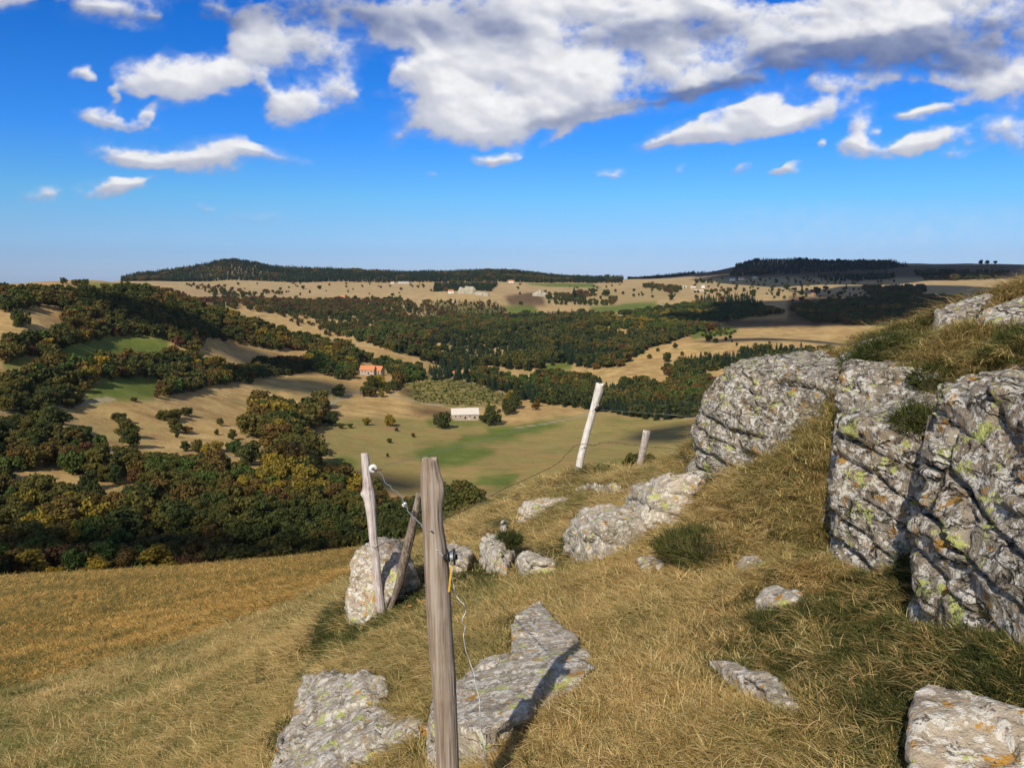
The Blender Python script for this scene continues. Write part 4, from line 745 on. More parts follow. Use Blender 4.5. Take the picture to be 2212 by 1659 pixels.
# polygon in photo px of the ground, distance range, spacing m, height m, mix, keep share
WOODS = [
 ([(430,610),(950,612),(940,642),(800,645),(600,640),(450,625)], 1500, 2600, 46, 7, 'dots', .45), ([(1080,612),(1500,615),(1480,650),(1300,665),(1100,660)], 1500, 2600, 46, 7, 'dots', .45), ([(1500,598),(1950,600),(1900,650),(1700,650),(1500,640)], 1500, 2700, 40, 8, 'dots', .7),
 ([(1320,800),(1440,745),(1560,722),(1700,735),(1500,785),(1350,812)], 850, 1300, 32, 5, 'dots', .6), ([(300,880),(560,860),(560,960),(350,970)], 380, 640, 26, 3.5, 'dots', .55), ([(680,870),(860,880),(1000,960),(720,1000)], 400, 700, 30, 3, 'dots', .5),
 ([(0,628),(142,624),(283,621),(354,632),(425,655),(500,680),(566,696),(602,712),(672,728),(672,750),(600,752),(566,748),(500,735),(460,724),(425,752),(365,736),(248,726),(177,738),(118,750),(97,722),(138,700),(150,672),(117,650),(0,664)], 400, 1000, 6.5, 8.6, 'left', 1),
 ([(0,726),(71,716),(106,724),(117,752),(71,766),(0,777)], 350, 800, 6.4, 8.6, 'left', 1),
 ([(53,772),(124,750),(178,748),(248,748),(269,766),(311,757),(340,754),(425,764),(460,776),(495,782),(602,770),(672,774),(690,790),(602,803),(488,823),(439,828),(389,842),(330,845),(319,838),(347,816),(258,812),(180,832),(198,864),(191,864),(124,874),(0,886),(0,802),(53,800)], 330, 950, 6.5, 8.6, 'left', 1),
 ([(198,862),(320,840),(389,842),(330,856),(230,864)], 330, 800, 8, 6, 'left', .8),
 ([(672,730),(760,747),(770,760),(742,770),(690,782),(672,770)], 600, 1200, 7.5, 9, 'gold', .9),
 ([(0,924),(40,915),(70,905),(134,896),(134,931),(219,955),(226,976),(304,983),(340,994),(389,990),(478,994),(495,1011),(560,1030),(600,1034),(680,1015),(754,1028),(790,1056),(850,1082),(905,1105),(955,1060),(1000,1060),(1045,1100),(1060,1180),(1060,1600),(-60,1600),(-60,924)], 205, 460, 6.6, 9, 'low', 1),
 ([(538,880),(552,850),(595,864),(630,893),(694,862),(701,888),(655,928),(672,970),(680,1014),(595,1034),(588,985),(598,940),(552,928)], 300, 700, 7.6, 13, 'gold', 1),
 ([(0,905),(70,885),(134,880),(134,905),(60,915),(0,925)], 300, 520, 8, 8, 'low', .35),
 ([(769,722),(822,700),(921,690),(1042,684),(1148,680),(1282,678),(1318,690),(1289,708),(1342,722),(1435,705),(1500,695),(1560,700),(1500,712),(1435,736),(1388,750),(1325,793),(1300,790),(1211,774),(1123,803),(1080,797),(1027,797),(935,775),(822,743),(758,726)], 950, 1800, 8.6, 12.5, 'mid', 1),
 ([(1300,680),(1500,655),(1620,655),(1700,672),(1560,690),(1440,700),(1330,705),(1300,695)], 1200, 1900, 10, 11, 'green', .8),
 ([(1500,640),(1620,636),(1650,655),(1500,660)], 1500, 2300, 10, 12, 'fir', .9),
 ([(1130,815),(1200,800),(1300,820),(1300,838),(1380,815),(1440,830),(1446,790),(1495,772),(1560,768),(1640,750),(1800,752),(1960,760),(1960,775),(1720,780),(1600,782),(1500,800),(1450,810),(1530,805),(1560,900),(1510,900),(1400,893),(1330,880),(1250,872),(1170,862),(1120,850),(1060,828),(1020,812),(1020,800)], 640, 1150, 7.6, 11, 'mid', 1),
 ([(1218,815),(1300,840),(1240,840),(1190,815)], 640, 1150, 8, 10, 'gold', 1),
 ([(684,782),(741,755),(787,765),(840,775),(914,800),(914,816),(850,806),(790,792),(745,812),(700,800)], 600, 1000, 8, 10, 'green', .9),
 ([(787,850),(830,826),(850,812),(900,812),(860,830),(830,850)], 600, 900, 8, 8, 'gold', .9),
 ([(925,792),(960,785),(1020,800),(1010,816),(930,808)], 760, 1150, 8.5, 10, 'fir', .9),
 ([(290,618),(375,628),(425,645),(500,640),(600,648),(700,652),(790,655),(760,672),(700,680),(600,672),(500,668),(440,655)], 1200, 2400, 12, 9, 'red', .6),
 ([(400,612),(490,622),(600,630),(660,648),(560,650),(470,640)], 1500, 2500, 17, 8, 'dots', .5),
 ([(620,650),(700,645),(872,645),(907,660),(900,692),(787,697),(741,690),(652,680),(560,672)], 1100, 2300, 13, 9, 'dots', .85),
 ([(600,672),(760,690),(780,720),(700,722),(640,700)], 1100, 1700, 14, 8, 'dots', .55),
 ([(910,648),(1077,652),(1100,676),(1148,683),(900,696)], 1300, 2000, 8.5, 7, 'pine', .75),
 ([(700,698),(800,700),(770,722),(720,722)], 1000, 1700, 9, 9, 'low', .8),
 ([(262,606),(262,560),(1345,560),(1345,608),(1200,607),(900,609),(600,608),(420,604)], 2560, 3150, 10.5, 13, 'ridge', 1),
 ([(940,612),(1075,608),(1060,628),(960,640),(935,628)], 2000, 2650, 12, 13, 'fir', .85),
 ([(1360,612),(1360,590),(1560,590),(1560,606),(1450,612)], 3050, 3700, 11, 13, 'ridge', 1),
 ([(1570,600),(1600,560),(1900,560),(1960,572),(1900,580),(1750,586),(1640,592)], 2750, 3450, 12, 12, 'ridge', .9),
 ([(1750,592),(1930,588),(1930,600),(1800,606)], 2300, 3200, 15, 12, 'ridge', .8), ([(1970,585),(2180,585),(2150,600),(2000,602)], 2100, 3100, 16, 12, 'dots', .8),
 ([(1180,640),(1250,628),(1340,640),(1320,655),(1200,655)], 1600, 2400, 12, 10, 'dots', .6),
 ([(1400,612),(1470,622),(1460,632),(1390,618)], 2000, 2900, 13, 10, 'dots', .7),
 ([(1700,662),(1800,650),(1950,640),(2080,640),(2080,690),(1900,700),(1750,690)], 1250, 2100, 10, 10, 'left', .85),
 ([(1860,620),(2000,618),(1990,640),(1900,650)], 1700, 2500, 12, 10, 'dots', .7),
 ([(0,612),(130,605),(250,610),(260,616),(100,609),(0,617)], 780, 980, 9, 6, 'dots', .35),
 ([(610,720),(700,735),(760,750),(700,745),(620,738)], 800, 1200, 8, 8, 'gold', .7),
 ([(1095,851),(1180,884),(1130,880),(1085,862)], 600, 800, 8, 6, 'gold', .5),
 ([(1330,876),(1420,888),(1510,895),(1510,902),(1400,899),(1320,884)], 560, 760, 9, 5, 'gold', .45),
 ([(360,1244),(560,1222),(742,1206),(742,1222),(560,1238),(380,1256)], 150, 222, 2.0, .8, 'scrub', .75),
 ([(880,818),(964,812),(1042,830),(1090,852),(1075,874),(971,874),(900,866)], 600, 850, 4.2, 1.5, 'scrub', .62),
 ([(60,1050),(300,1068),(290,1110),(200,1120),(60,1100)], 250, 420, 4.5, 2.5, 'scrub', .8),
 ([(1530,700),(1600,712),(1560,725),(1500,728)], 1000, 1500, 10, 5, 'green', .5),
 ([(865,852),(970,880),(1060,880),(1000,892),(900,885)], 600, 800, 9, 3, 'gold', .35),
]
NOTREE = [[(108,745),(241,720),(365,724),(358,764),(248,772),(145,776)],[(172,838),(258,804),(352,812),(330,878),(198,886)],[(436,738),(495,730),(602,750),(600,776),(495,790),(450,778)],[(0,664),(120,648),(142,672),(135,708),(96,726),(0,728)],
 [(0,1050),(40,1000),(60,990),(226,1018),(340,1045),(335,1075),(230,1082),(150,1060),(106,1050)],[(200,1080),(280,1085),(290,1120),(215,1118)],[(700,1100),(760,1098),(800,1125),(720,1130)],
 [(490,965),(590,960),(595,1030),(575,1028),(500,995)],[(0,776),(70,762),(60,800),(0,802)]]
RS = np.random.RandomState(11)
def class_pick(mix, x, y, n):
    keys = list(mix); p = np.array([mix[k] for k in keys]); c = np.cumsum(p/p.sum())
    f = .5+.5*np.clip(1.9*fbm2(x, y, .012, 3, 91), -1, 1)      # stands of like trees
    v = np.clip(f*.62+.38*RS.rand(n), 0, .9999); v = np.argsort(np.argsort(v))/max(n, 1)
    return [keys[min(int(np.searchsorted(c, q)), len(keys)-1)] for q in v]
TREES = []     # x, y, z, height, class, source
for wi, (poly, r0, r1, sp, hgt, mx, keep) in enumerate(WOODS):
    pa = np.array(poly, float); d = ray(pa[:, 0], pa[:, 1]); az = np.arctan2(d[:, 0], d[:, 1]); a0, a1 = az.min(), az.max()
    ext = r1*1.0; n = int(ext*(a1-a0)*1.15/sp)+3; m = int((r1-r0)/sp)+3
    # jittered grid in world metres
    xs = np.sin([a0, a1, (a0+a1)/2]); X0 = min(r0*math.sin(a0), r1*math.sin(a0)); X1 = max(r0*math.sin(a1), r1*math.sin(a1)); Y0 = r0*min(math.cos(a0), math.cos(a1)); Y1 = r1
    gx, gy = np.meshgrid(np.arange(X0, X1, sp), np.arange(Y0, Y1, sp), indexing='ij'); x = (gx+RS.uniform(-.42, .42, gx.shape)*sp).ravel(); y = (gy+RS.uniform(-.42, .42, gx.shape)*sp).ravel()
    r = np.hypot(x, y); k = (r > r0) & (r < r1); x, y = x[k], y[k]; z = height(x, y)
    px, py = proj(x, y, z+hgt*.5); w1 = fbm2(x, y, .02, 2, 51)*.012*F*np.clip(300/np.hypot(x, y), .1, 1)
    k = inpoly(px+w1, py+w1*.4, poly)
    if keep < 1: k &= (RS.rand(len(x)) < .25+keep*.75) & (.5+.9*fbm2(x, y, .018, 3, 61+wi) > 1-keep-.12)
    for q in NOTREE: k &= ~inpoly(px, py, q)
    k &= (px > -70) & (px < 2290); x, y, z = x[k], y[k], z[k]
    h = hgt*np.clip(RS.normal(1, .2, len(x)), .55, 1.5)*(1+.15*fbm2(x, y, .01, 2, 62))
    vis = seen_margin(x, y, z+h*1.0) > -.002
    x, y, z, h = x[vis], y[vis], z[vis], h[vis]
    cls = class_pick(MIXES[mx], x, y, len(x))
    TREES += [(x[i], y[i], z[i], h[i], cls[i], wi) for i in range(len(x))]
# trees that stand alone, each found in the photograph: px, py of the foot, height px, class, form, label
LONE = [(700,917,14,'olive',3,'small olive bush just left of the dark tree in the row left of the barn'),(736,926,12,'olive',3,'small bush at the right foot of the dark tree left of the barn'),(757,925,10,'dark',3,'low bush between the dark tree and the yellow green tree left of the barn'),(672,912,12,'green',3,'low green bush at the left end of the row near the gully trees'),
 (1300,884,14,'brown',3,'brown bush on the bank behind the middle of the tall white post'),(1160,878,16,'brown',0,'browning round tree at the top of the barn meadow'),(1450,648,12,'dark',3,'dark bush at the wood edge below the lower hamlet'),
 (48,708,38,'dark',0,'round dark tree alone in the small tan clearing at the far left'),(733,858,26,'dark',1,'dark tree alone in the tan field left of the farmhouse hill'),
 (718,920,30,'dark',1,'dark round tree in the row left of the barn, with bushes at its foot'),(792,919,16,'yellow',3,'small yellow green tree between the dark tree and the golden tree'),(843,921,24,'yellow',0,'golden tree alone in the meadow left of the barn'),
 (954,925,34,'dark',0,'dark tree just left of the long stone barn'),(1066,920,42,'dark',0,'tall dark tree with a pale forked trunk right of the barn'),(1048,914,18,'dark',3,'dark bush tucked between the barn and the forked tree'),
 (1100,896,34,'dark',0,'deep green tree standing apart, right of the forked tree'),(1112,884,30,'dark',1,'dark tree behind the deep green tree on the hillock end'),(1100,868,24,'yellow',0,'bright golden tree at the right end of the bracken hillock'),
 (258,912,20,'dark',3,'small dark bush at the top of the tall hedge in the left field'),(266,925,24,'olive',3,'olive bush forming the middle of the hedge in the left field'),(276,945,36,'olive',0,'big olive tree in the hedge in the left field'),(284,968,42,'dark',1,'tall dark tree ending the hedge in the left field'),
 (360,910,24,'olive',3,'left olive bush of the hooked thicket in the left field'),(380,906,22,'olive',3,'middle olive bush of the hooked thicket in the left field'),(404,900,20,'dark',3,'dark bush at the right tip of the hooked thicket'),(378,935,30,'olive',1,'pale olive tree at the foot of the hooked thicket'),(404,937,16,'brown',3,'brown round bush below the hooked thicket'),
 (503,950,22,'dark',1,'small dark tree in the lower part of the left field'),(535,938,16,'brown',3,'small brown bush left of the tree filled gully'),(504,980,26,'green',3,'green bush beside the large spreading tree'),(540,1004,46,'dark',0,'large dark spreading tree casting a wide shadow near the lower road'),
 (447,985,26,'yellow',0,'bright yellow tree in the little row above the lower road'),(470,975,22,'yellow',3,'golden bush at the right end of the little row'),(425,978,28,'olive',0,'olive tree in the middle of the little row'),(400,975,22,'dark',1,'narrow dark tree in the little row above the lower road'),
 (120,930,52,'dark',0,'broad dark tree at the left edge of the tan field'),(60,898,14,'olive',3,'low bush beside the upper road at the left'),(114,888,14,'dark',3,'small dark bush below the wood beside the upper road'),(290,868,10,'olive',3,'low bush at the edge of the tan field under the wood'),
 (190,1058,40,'dark',0,'dark tree left in the sunlit gap above the lower wood'),(250,1046,42,'dark',0,'dark round tree right in the sunlit gap above the lower wood'),(352,1056,34,'dark',0,'dark tree below the lower road, at the wood edge'),
 (1383,1001,44,'dark',3,'small dark bush beside the short grey ridge post'),(1440,782,20,'dark',0,'round dark tree alone on the slanting tan field at the right'),(1459,752,11,'dark',0,'tiny round tree high on the slanting tan field'),(1531,738,14,'olive',3,'olive bush in the middle of the slanting tan field'),(1478,716,9,'dark',3,'tiny bush at the top corner of the slanting tan field'),
 (1626,640,14,'dark',0,'round tree right of the upper hamlet'),(1699,626,12,'dark',0,'oval tree alone in the sunlit upper field'),(1732,637,18,'fir',0,'dark pointed fir on the shaded upper slope'),(1764,637,16,'dark',0,'round dark tree beside the pointed fir'),(1680,640,10,'dark',0,'small dark tree in the upper field right of the hamlets'),
 (1505,613,8,'dark',3,'dark clump behind the lower hamlet'),(1518,612,8,'dark',3,'second dark clump behind the lower hamlet, right of the first'),(1240,644,22,'fir',0,'tallest dark tree of the long thicket in the far tan field'),(1310,640,14,'dark',3,'separate dark bush at the right end of the long thicket'),(1280,637,14,'dark',3,'dark bush near the right end of the long thicket'),
 (160,614,9,'brown',3,'brown bush on the flat hilltop at the left'),(2118,566,9,'dark',0,'left tree of the group on the far right skyline'),(2132,567,8,'dark',0,'right tree of the group on the far right skyline'),(2150,567,7,'dark',3,'small tree apart on the far right skyline'),
 (700,806,42,'green',0,'big green tree at the left end of the farmhouse trees'),(732,786,28,'olive',0,'olive tree just left of the farmhouse'),(757,808,20,'green',0,'green tree in front of the left end of the farmhouse'),(806,842,30,'olive',0,'large olive tree hiding the front of the farmhouse'),(816,836,26,'yellow',3,'golden bush at the foot of the large tree before the farmhouse'),
 (540,830,14,'dark',3,'dark bush on the brown field below the wood'),(625,880,18,'dark',3,'bare dark bush above the tree filled gully'),(690,625,8,'dark',3,'tiny dark tree in the far field under the long ridge'),(655,625,8,'dark',3,'small dark tree in the far field, left of its neighbour')]
used = []
def tree_obj(x, y, z, h, cls, form, label, group, name, cat, kids=True):
    e = empty(name, (x, y, z-.1), RS.rand()*6.28); s = h; w = RS.uniform(.88, 1.25)
    e.scale = (s*w, s*w, s); tag(e, label, cat, group)
    c = bpy.data.objects.new('crown', HI[cls, form % (3 if cls in ('fir', 'pine') else 4)]); COL.objects.link(c); c.parent = e
    t = bpy.data.objects.new('trunk', TRUNK_ME[form % 3]); COL.objects.link(t); t.parent = e
    return e
for px, py, hp, cls, form, lab in LONE:
    p = hit(px, py) if not (px == 1383) else pt(1383, 1003, 14.2)
    if px == 1383: p[2] = base_h(p[0:1], p[1:2])[0]
    if py < 570 and px > 2000: p = pt(px, py+3, 2990); p[2] = height(p[0:1], p[1:2])[0]
    d = math.hypot(*p[:2]); h = 1.12*hp/F*(p[1]*math.cos(PITCH)-p[2]*math.sin(PITCH)); 
    shrub = form == 3
    tree_obj(p[0], p[1], p[2], h, cls, form, lab, None, 'bush' if shrub else ('conifer' if cls in ('fir',) else 'broadleaf_tree'), 'bush' if shrub else 'tree'); used.append((p[0], p[1], h*.45))
if used:
    U = np.array(used); T_ = np.array([t[:2] for t in TREES]); ok = np.ones(len(TREES), bool)
    for ux, uy, ur in used: ok &= np.hypot(T_[:, 0]-ux, T_[:, 1]-uy) > ur*.8+1.5
    TREES = [t for t, k in zip(TREES, ok) if k]
# fence and barn clearings are kept free of trees
CLEAR = [(hit(1003,905)[:2], 24), (hit(803,800)[:2], 16), (hit(1340,688)[:2], 22), (hit(974,633)[:2], 22), (hit(1600,606)[:2], 30), (hit(1510,625)[:2], 30)]
TREES = [t for t in TREES if all(math.hypot(t[0]-c[0], t[1]-c[1]) > q for c, q in CLEAR)]
def over_farm(t):
    a, b = proj(t[0], t[1], t[2]+t[3]*.9); return 772 < a < 834 and b < 812 and 700 < math.hypot(t[0], t[1]) < 870
TREES = [t for t in TREES if not over_farm(t)]
BR = [t for t in TREES if t[4] not in ('fir', 'pine')]; CN = [t for t in TREES if t[4] in ('fir', 'pine')]
def bysize(L): return sorted(L, key=lambda t: -t[3]/math.hypot(t[0], t[1]))
BR = bysize(BR); CN = bysize(CN)
CW = {'dark': 'dark green', 'olive': 'olive green', 'brown': 'browning', 'russet': 'reddish brown', 'yellow': 'golden yellow', 'green': 'fresh green'}
NB, NC = 235, 200
LMK = [(0, 120, 'at the left edge'), (120, 330, 'left of first meadow post'), (330, 430, 'above first meadow post'), (430, 500, 'above second meadow post'), (500, 590, 'above third meadow post'), (590, 680, 'above fourth meadow post'),
       (680, 765, 'above fifth meadow post'), (765, 850, 'behind the crooked post'), (850, 910, 'behind the leaning brace'), (910, 2300, 'right of the nearest post')]
def row_of(r): return 'in first row of' if r < 232 else ('in second row of' if r < 265 else ('deep inside' if r < 330 else 'at back of'))
seen_l = {}
def share(lab):
    seen_l[lab] = seen_l.get(lab, 0)+1
for x, y, z, h, cls, wi in BR[:NB]:
    pxx, _ = proj(x, y, z+h*.5); lm = next((t for a_, b_, t in LMK if a_ <= pxx < b_), LMK[0][2])
    sz = 'tall ' if h > 9.2 else ('small ' if h < 6.6 else '')
    tree_obj(x, y, z, h, cls, RS.randint(0, 4), f'{sz}{CW[cls]} tree {row_of(math.hypot(x, y))} lower wood, {lm}', 'broadleaf trees of the lower wood', 'broadleaf_tree', 'tree')
LMC = [(0, 850, 'behind the farmhouse'), (850, 960, 'behind left part of bracken hillock'), (960, 1040, 'behind middle of bracken hillock'), (1040, 1130, 'behind right end of bracken hillock'), (1130, 1250, 'left of the tall white post'),
       (1250, 1330, 'behind the tall white post'), (1330, 1400, 'above the short grey post'), (1400, 1470, 'right of the short grey post'), (1470, 1560, 'just left of the rock wall'), (1560, 2300, 'above the rock wall')]
for x, y, z, h, cls, wi in CN[:NC]:
    pxx, _ = proj(x, y, z+h*.5); lm = next((t for a_, b_, t in LMC if a_ <= pxx < b_), LMC[0][2]); r_ = math.hypot(x, y)
    kind = 'blue green pine' if cls == 'pine' else ('tall dark fir' if h > 12.5 else ('small dark fir' if h < 9.5 else 'dark narrow fir'))
    dp = 'near valley wood' if r_ < 780 else ('middle valley wood' if r_ < 960 else 'far valley wood')
    tree_obj(x, y, z, h, cls, RS.randint(0, 3), f'{kind} in the {dp}, {lm}', 'conifers of the valley wood', 'conifer', 'tree')
def wood_stuff(name, L, label):
    keys = sorted({(t[4], f) for t in L for f in range(3 if t[4] in ('fir', 'pine') else 4)}); ki = {k: i for i, k in enumerate(keys)}
    near = [math.hypot(t[0], t[1]) < 480 for t in L]
    meshes = [LO[k] for k in keys]+[HI[k] for k in keys]
    idx = [ki[t[4], RS.randint(0, 3 if t[4] in ('fir', 'pine') else 4)]+(len(keys) if nr else 0) for t, nr in zip(L, near)]
    sc = np.array([[t[3]*w, t[3]*w, t[3]] for t, w in zip(L, RS.uniform(.85, 1.2, len(L)))])
    scatter(name, meshes, [(t[0], t[1], t[2]-.2) for t in L], idx, RS.rand(len(L))*6.28, sc, label)
wood_stuff('broadleaf_woods', BR[NB:], 'mixed green and browning broadleaf woods covering the valley slopes')
wood_stuff('conifer_woods', CN[NC:], 'dark fir woods in the valley and along the far ridge')
print('TREES', len(BR), len(CN))
# ------------------------------------------------------------------ buildings far off
def wall_mat(name, a, b, sc=3):
    m, nt = mat(name); g = G(nt); geo = g.n('ShaderNodeNewGeometry'); n = g.noise(geo.outputs['Position'], sc, 5, .65); n2 = g.noise(geo.outputs['Position'], sc*.2, 3, .6)
    g.finish(g.mix(g.math('MULTIPLY_ADD', n2, .5, g.math('MULTIPLY', n, .5)), a, b), .9, n, .4, .05); return m
M_STONE = wall_mat('rubble_stone_wall', (.22,.17,.13), (.56,.47,.38)); M_WHITEW = wall_mat('white_plaster', (.68,.66,.62), (.80,.78,.74)); M_PALE = wall_mat('pale_metal_roof', (.50,.45,.39), (.64,.58,.51), .8)
M_ORANGE = wall_mat('orange_tile_roof', (.46,.15,.06), (.62,.27,.12), 2); M_GREYR = wall_mat('grey_slate_roof', (.20,.20,.21), (.34,.33,.33), 2); M_DARKO = wall_mat('dark_opening', (.015,.012,.01), (.03,.025,.02)); M_BLUER = wall_mat('blue_metal_roof', (.06,.08,.16), (.10,.12,.2), 1)
def house(label, px, py, L, W, H, RH, rz, wm, rm, wins=2, doors=1, name='house', cat='house', group=None, loc=None, chim=True):
    p = hit(px, py) if loc is None else loc; e = empty(name, (p[0], p[1], p[2]-.3), rz); tag(e, label, cat, group)
    m = MB(); h = H+.3; l, w = L/2, W/2
    V = [(-l,-w,-2),(l,-w,-2),(l,w,-2),(-l,w,-2),(-l,-w,h),(l,-w,h),(l,w,h),(-l,w,h),(-l,0,h+RH*.97),(l,0,h+RH*.97)]
    m.add(V, [(0,1,5,4),(2,3,7,6),(1,2,6,9,5),(3,0,4,8,7)]); m.build('wall', wm, e)
    m = MB(); o = .5; k = RH/w; zz = h-o*k; t = .22
    V = []
    for dz in (0, t): V += [(-l-o,-w-o,zz+dz),(l+o,-w-o,zz+dz),(l+o,0,h+RH+dz),(-l-o,0,h+RH+dz),(l+o,w+o,zz+dz),(-l-o,w+o,zz+dz)]
    m.add(V, [(0,3,2,1),(3,5,4,2),(6,7,8,9),(9,8,10,11),(0,1,7,6),(4,5,11,10),(1,2,8,7),(2,4,10,8),(3,0,6,9),(5,3,9,11)]); rf = m.build('roof', rm, e)
    if chim: m = MB(); m.box((l*.5, W*.12, h+RH+.3), (.7,.6,1.6)); m.build('chimney', wm, rf)
    n = wins+doors
    for i in range(n):
        x = -l+L*(i+.8)/(n+.6); d = (i == n//2 and doors > 0) or i >= n-doors+1
        m = MB(); hh = (2.1 if d else 1.1); m.box((x, -w-.02, (.3+hh/2) if d else h*.62), (1.3 if d else .8, .12, hh)); m.build('door' if d else 'window', M_DARKO, e)
    return e
bp = hit(1004, 903); rb = R(9)
barn = house('long stone barn with a pale roof standing alone in the green meadow', 0, 0, 22, 9.5, 4.0, 4.2, rb, M_STONE, M_PALE, 3, 2, 'stone_barn', 'barn', None, bp, False)
m = MB(); co, si = math.cos(rb), math.sin(rb); 
m.box((0,0,0), (20,.8,1.3)); o = m.build('terrace_wall', M_STONE, None, loc=(bp[0]+si*9, bp[1]-co*9-2, height(np.array([bp[0]+si*9]), np.array([bp[1]-co*9-2]))[0]+.4)); o.rotation_euler[2] = rb; tag(o, 'low stone terrace wall in front of the long barn', 'wall')
def tank(px, py, s, label):
    p = hit(px, py); m = MB(); m.tube([(-s,0,s*.6),(-s*.95,0,s*.6),(s*.95,0,s*.6),(s,0,s*.6)], [s*.3,s*.6,s*.6,s*.3], 14); m.box((0,0,0), (s*1.4, s*.8, s*.3)); o = m.build('water_tank', M_WHITEW, None, True, loc=p); tag(o, label, 'tank')
tank(967, 908, 1.1, 'white water tank at the left front corner of the barn'); tank(1014, 907, .9, 'small white tank right of the barn, under the forked tree')
fp = hit(803, 811)
house('orange roofed farmhouse among trees, longer left wing', 0, 0, 14, 8, 4.5, 3.4, R(-8), M_STONE, M_ORANGE, 3, 1, 'farmhouse', 'farmhouse', None, fp+[-3.5, 0, 1.6])
house('shorter orange roofed wing at the right end of the farmhouse', 0, 0, 9, 7, 3.6, 3.6, R(-24), M_STONE, M_ORANGE, 1, 1, 'farm_wing', 'farm building', None, fp+[6.5, 3, 1.6], False)
house('white house with an orange roof beside the far rocky knoll', 974, 634, 12, 8, 5.5, 3.2, R(20), M_WHITEW, M_ORANGE, 3, 1)
house('white hamlet house at the left of the upper hamlet', 1582, 607, 15, 9, 7, 3, R(-30), M_WHITEW, M_GREYR, 3, 1); house('orange roofed hamlet house at the right of the upper hamlet', 1601, 605, 17, 9, 5, 4, R(25), M_WHITEW, M_ORANGE, 3, 1)
house('pale stone house right of the orange roofed hamlet house', 1630, 604, 14, 9, 5, 3.6, R(10), M_STONE, M_PALE, 2, 1)
house('white tower like house of the lower hamlet', 1518, 623, 8, 8, 8, 3, R(5), M_WHITEW, M_GREYR, 2, 1); house('stone house at the left of the lower hamlet', 1497, 625, 13, 8, 5, 3, R(-10), M_STONE, M_PALE, 2, 1); house('low pale barn in front of the lower hamlet', 1510, 631, 24, 9, 3.5, 2.5, R(6), M_STONE, M_PALE, 2, 1, 'low_barn', 'barn', None, None, False); house('tiny white hut left of the lower hamlet', 1479, 622, 9, 6, 3, 2, R(0), M_WHITEW, M_PALE, 1, 1, 'hut', 'hut', None, None, False)
house('stone house in the clearing above the valley wood', 1338, 690, 11, 7, 5, 3, R(12), M_STONE, M_GREYR, 2, 1); house('ruined square stone house right of its neighbour in the wood clearing', 1358, 690, 11, 7, 5, 1.2, R(-5), M_STONE, M_GREYR, 2, 0, 'ruin', 'ruin', None, None, False)
house('grey gabled stone house at the wood edge right of the clearing', 1430, 664, 12, 9, 4, 5, R(70), M_STONE, M_GREYR, 2, 1)
house('long low shed on the far field below the ridge wood', 872, 612, 34, 9, 3.5, 2, R(4), M_PALE, M_GREYR, 2, 1, 'shed', 'shed', None, None, False); house('tiny white shed left of the long low shed', 848, 613, 10, 7, 3, 2, R(4), M_WHITEW, M_PALE, 1, 1, 'shed', 'shed', None, None, False)
house('far house with an orange roof at the end of the ridge wood', 1104, 611, 14, 9, 5, 3.6, R(15), M_WHITEW, M_ORANGE, 2, 1)
house('blue roofed farm shed above the top of the rock wall', 1730, 765, 20, 9, 4, 3, R(5), M_STONE, M_BLUER, 2, 1, 'shed', 'shed', None, None, False)
house('small house with a red roof on the shaded upper slope', 1756, 640, 10, 7, 4, 3, R(15), M_STONE, M_ORANGE, 1, 1, 'house', 'house', None, None, False)
house('red roofed hut behind the crest of the bracken hillock', 981, 808, 9, 5, 1.6, 1.6, R(-12), M_STONE, M_ORANGE, 1, 0, 'hut', 'hut', None, None, False)
house('small white house among the scattered trees of the far slope', 741, 645, 10, 7, 4, 3, R(-5), M_WHITEW, M_ORANGE, 1, 1, 'house', 'house', None, None, False)
# far rock outcrops, utility poles, meadow edge posts
def far_rock(label, px, py, w, h, seed, n=5, dep=.5):
    p = hit(px, py); r = random.Random(seed); H = []
    for i in range(n):
        x = (i/(n-1)-.5)*w*.75; a = w*(.22+.12*r.random()); hh = h*(.5+.5*r.random())*(1-.6*abs(i/(n-1)-.5))
        H.append([p+np.array([x+a*math.cos(t)*q, a*dep*2*math.sin(t)*q, z]) for z, q in ((-h*.4, 1.05), (hh*.55, .8), (hh, .35)) for t in np.linspace(0, 5.3, 6)+r.random()])
    return rock(label, H, max(w/60, .4), ROCK_A, (.2,0,1), h*.25, h*.06, ((1,.3,0), w*.12, .5), seed, name='far_crag', cat='crag')
far_rock('grey rocky knoll among dark trees on the far field', 1008, 634, 36, 24, 301); far_rock('broken pale rocks right of the grey knoll', 1040, 638, 30, 12, 303); far_rock('rounded grey crag in the far tan field left of the long thicket', 1166, 640, 34, 17, 305)
far_rock('pale slab on the slope below the grey knoll', 982, 653, 12, 7, 307, 4)
M_POLE = simple('pole_wood', (.45,.38,.30), .9)
def pole(label, px, py, hp, cat='utility pole', arm=True, r=.14, name='utility_pole', group=None, material=None):
    p = hit(px, py); ax = p[1]*math.cos(PITCH)-p[2]*math.sin(PITCH); h = hp/F*ax
    e = empty(name, p); tag(e, label, cat, group); m = MB(); m.tube([(0,0,-.4),(0,0,h*.5),(.01*h,0,h)], [r*1.1, r, r*.8], 8); m.build('shaft', material or M_POLE, e)
    if arm: m = MB(); m.box((0,0,h-.5), (1.1,.12,.14)); m.build('crossarm', material or M_POLE, e)
pole('pale wooden pole beside the lone dark tree in the tan field', 782, 860, 18); pole('thin pole at the foot of the tree filled gully', 716, 872, 18, r=.11); pole('left pole at the end of the long tan field above the rock wall', 2051-260, 728, 9); pole('right pole at the end of the long tan field above the rock wall', 1818, 730, 9)
pole('pole in the lower wood beside the sunlit gap', 111, 998, 22, r=.12)
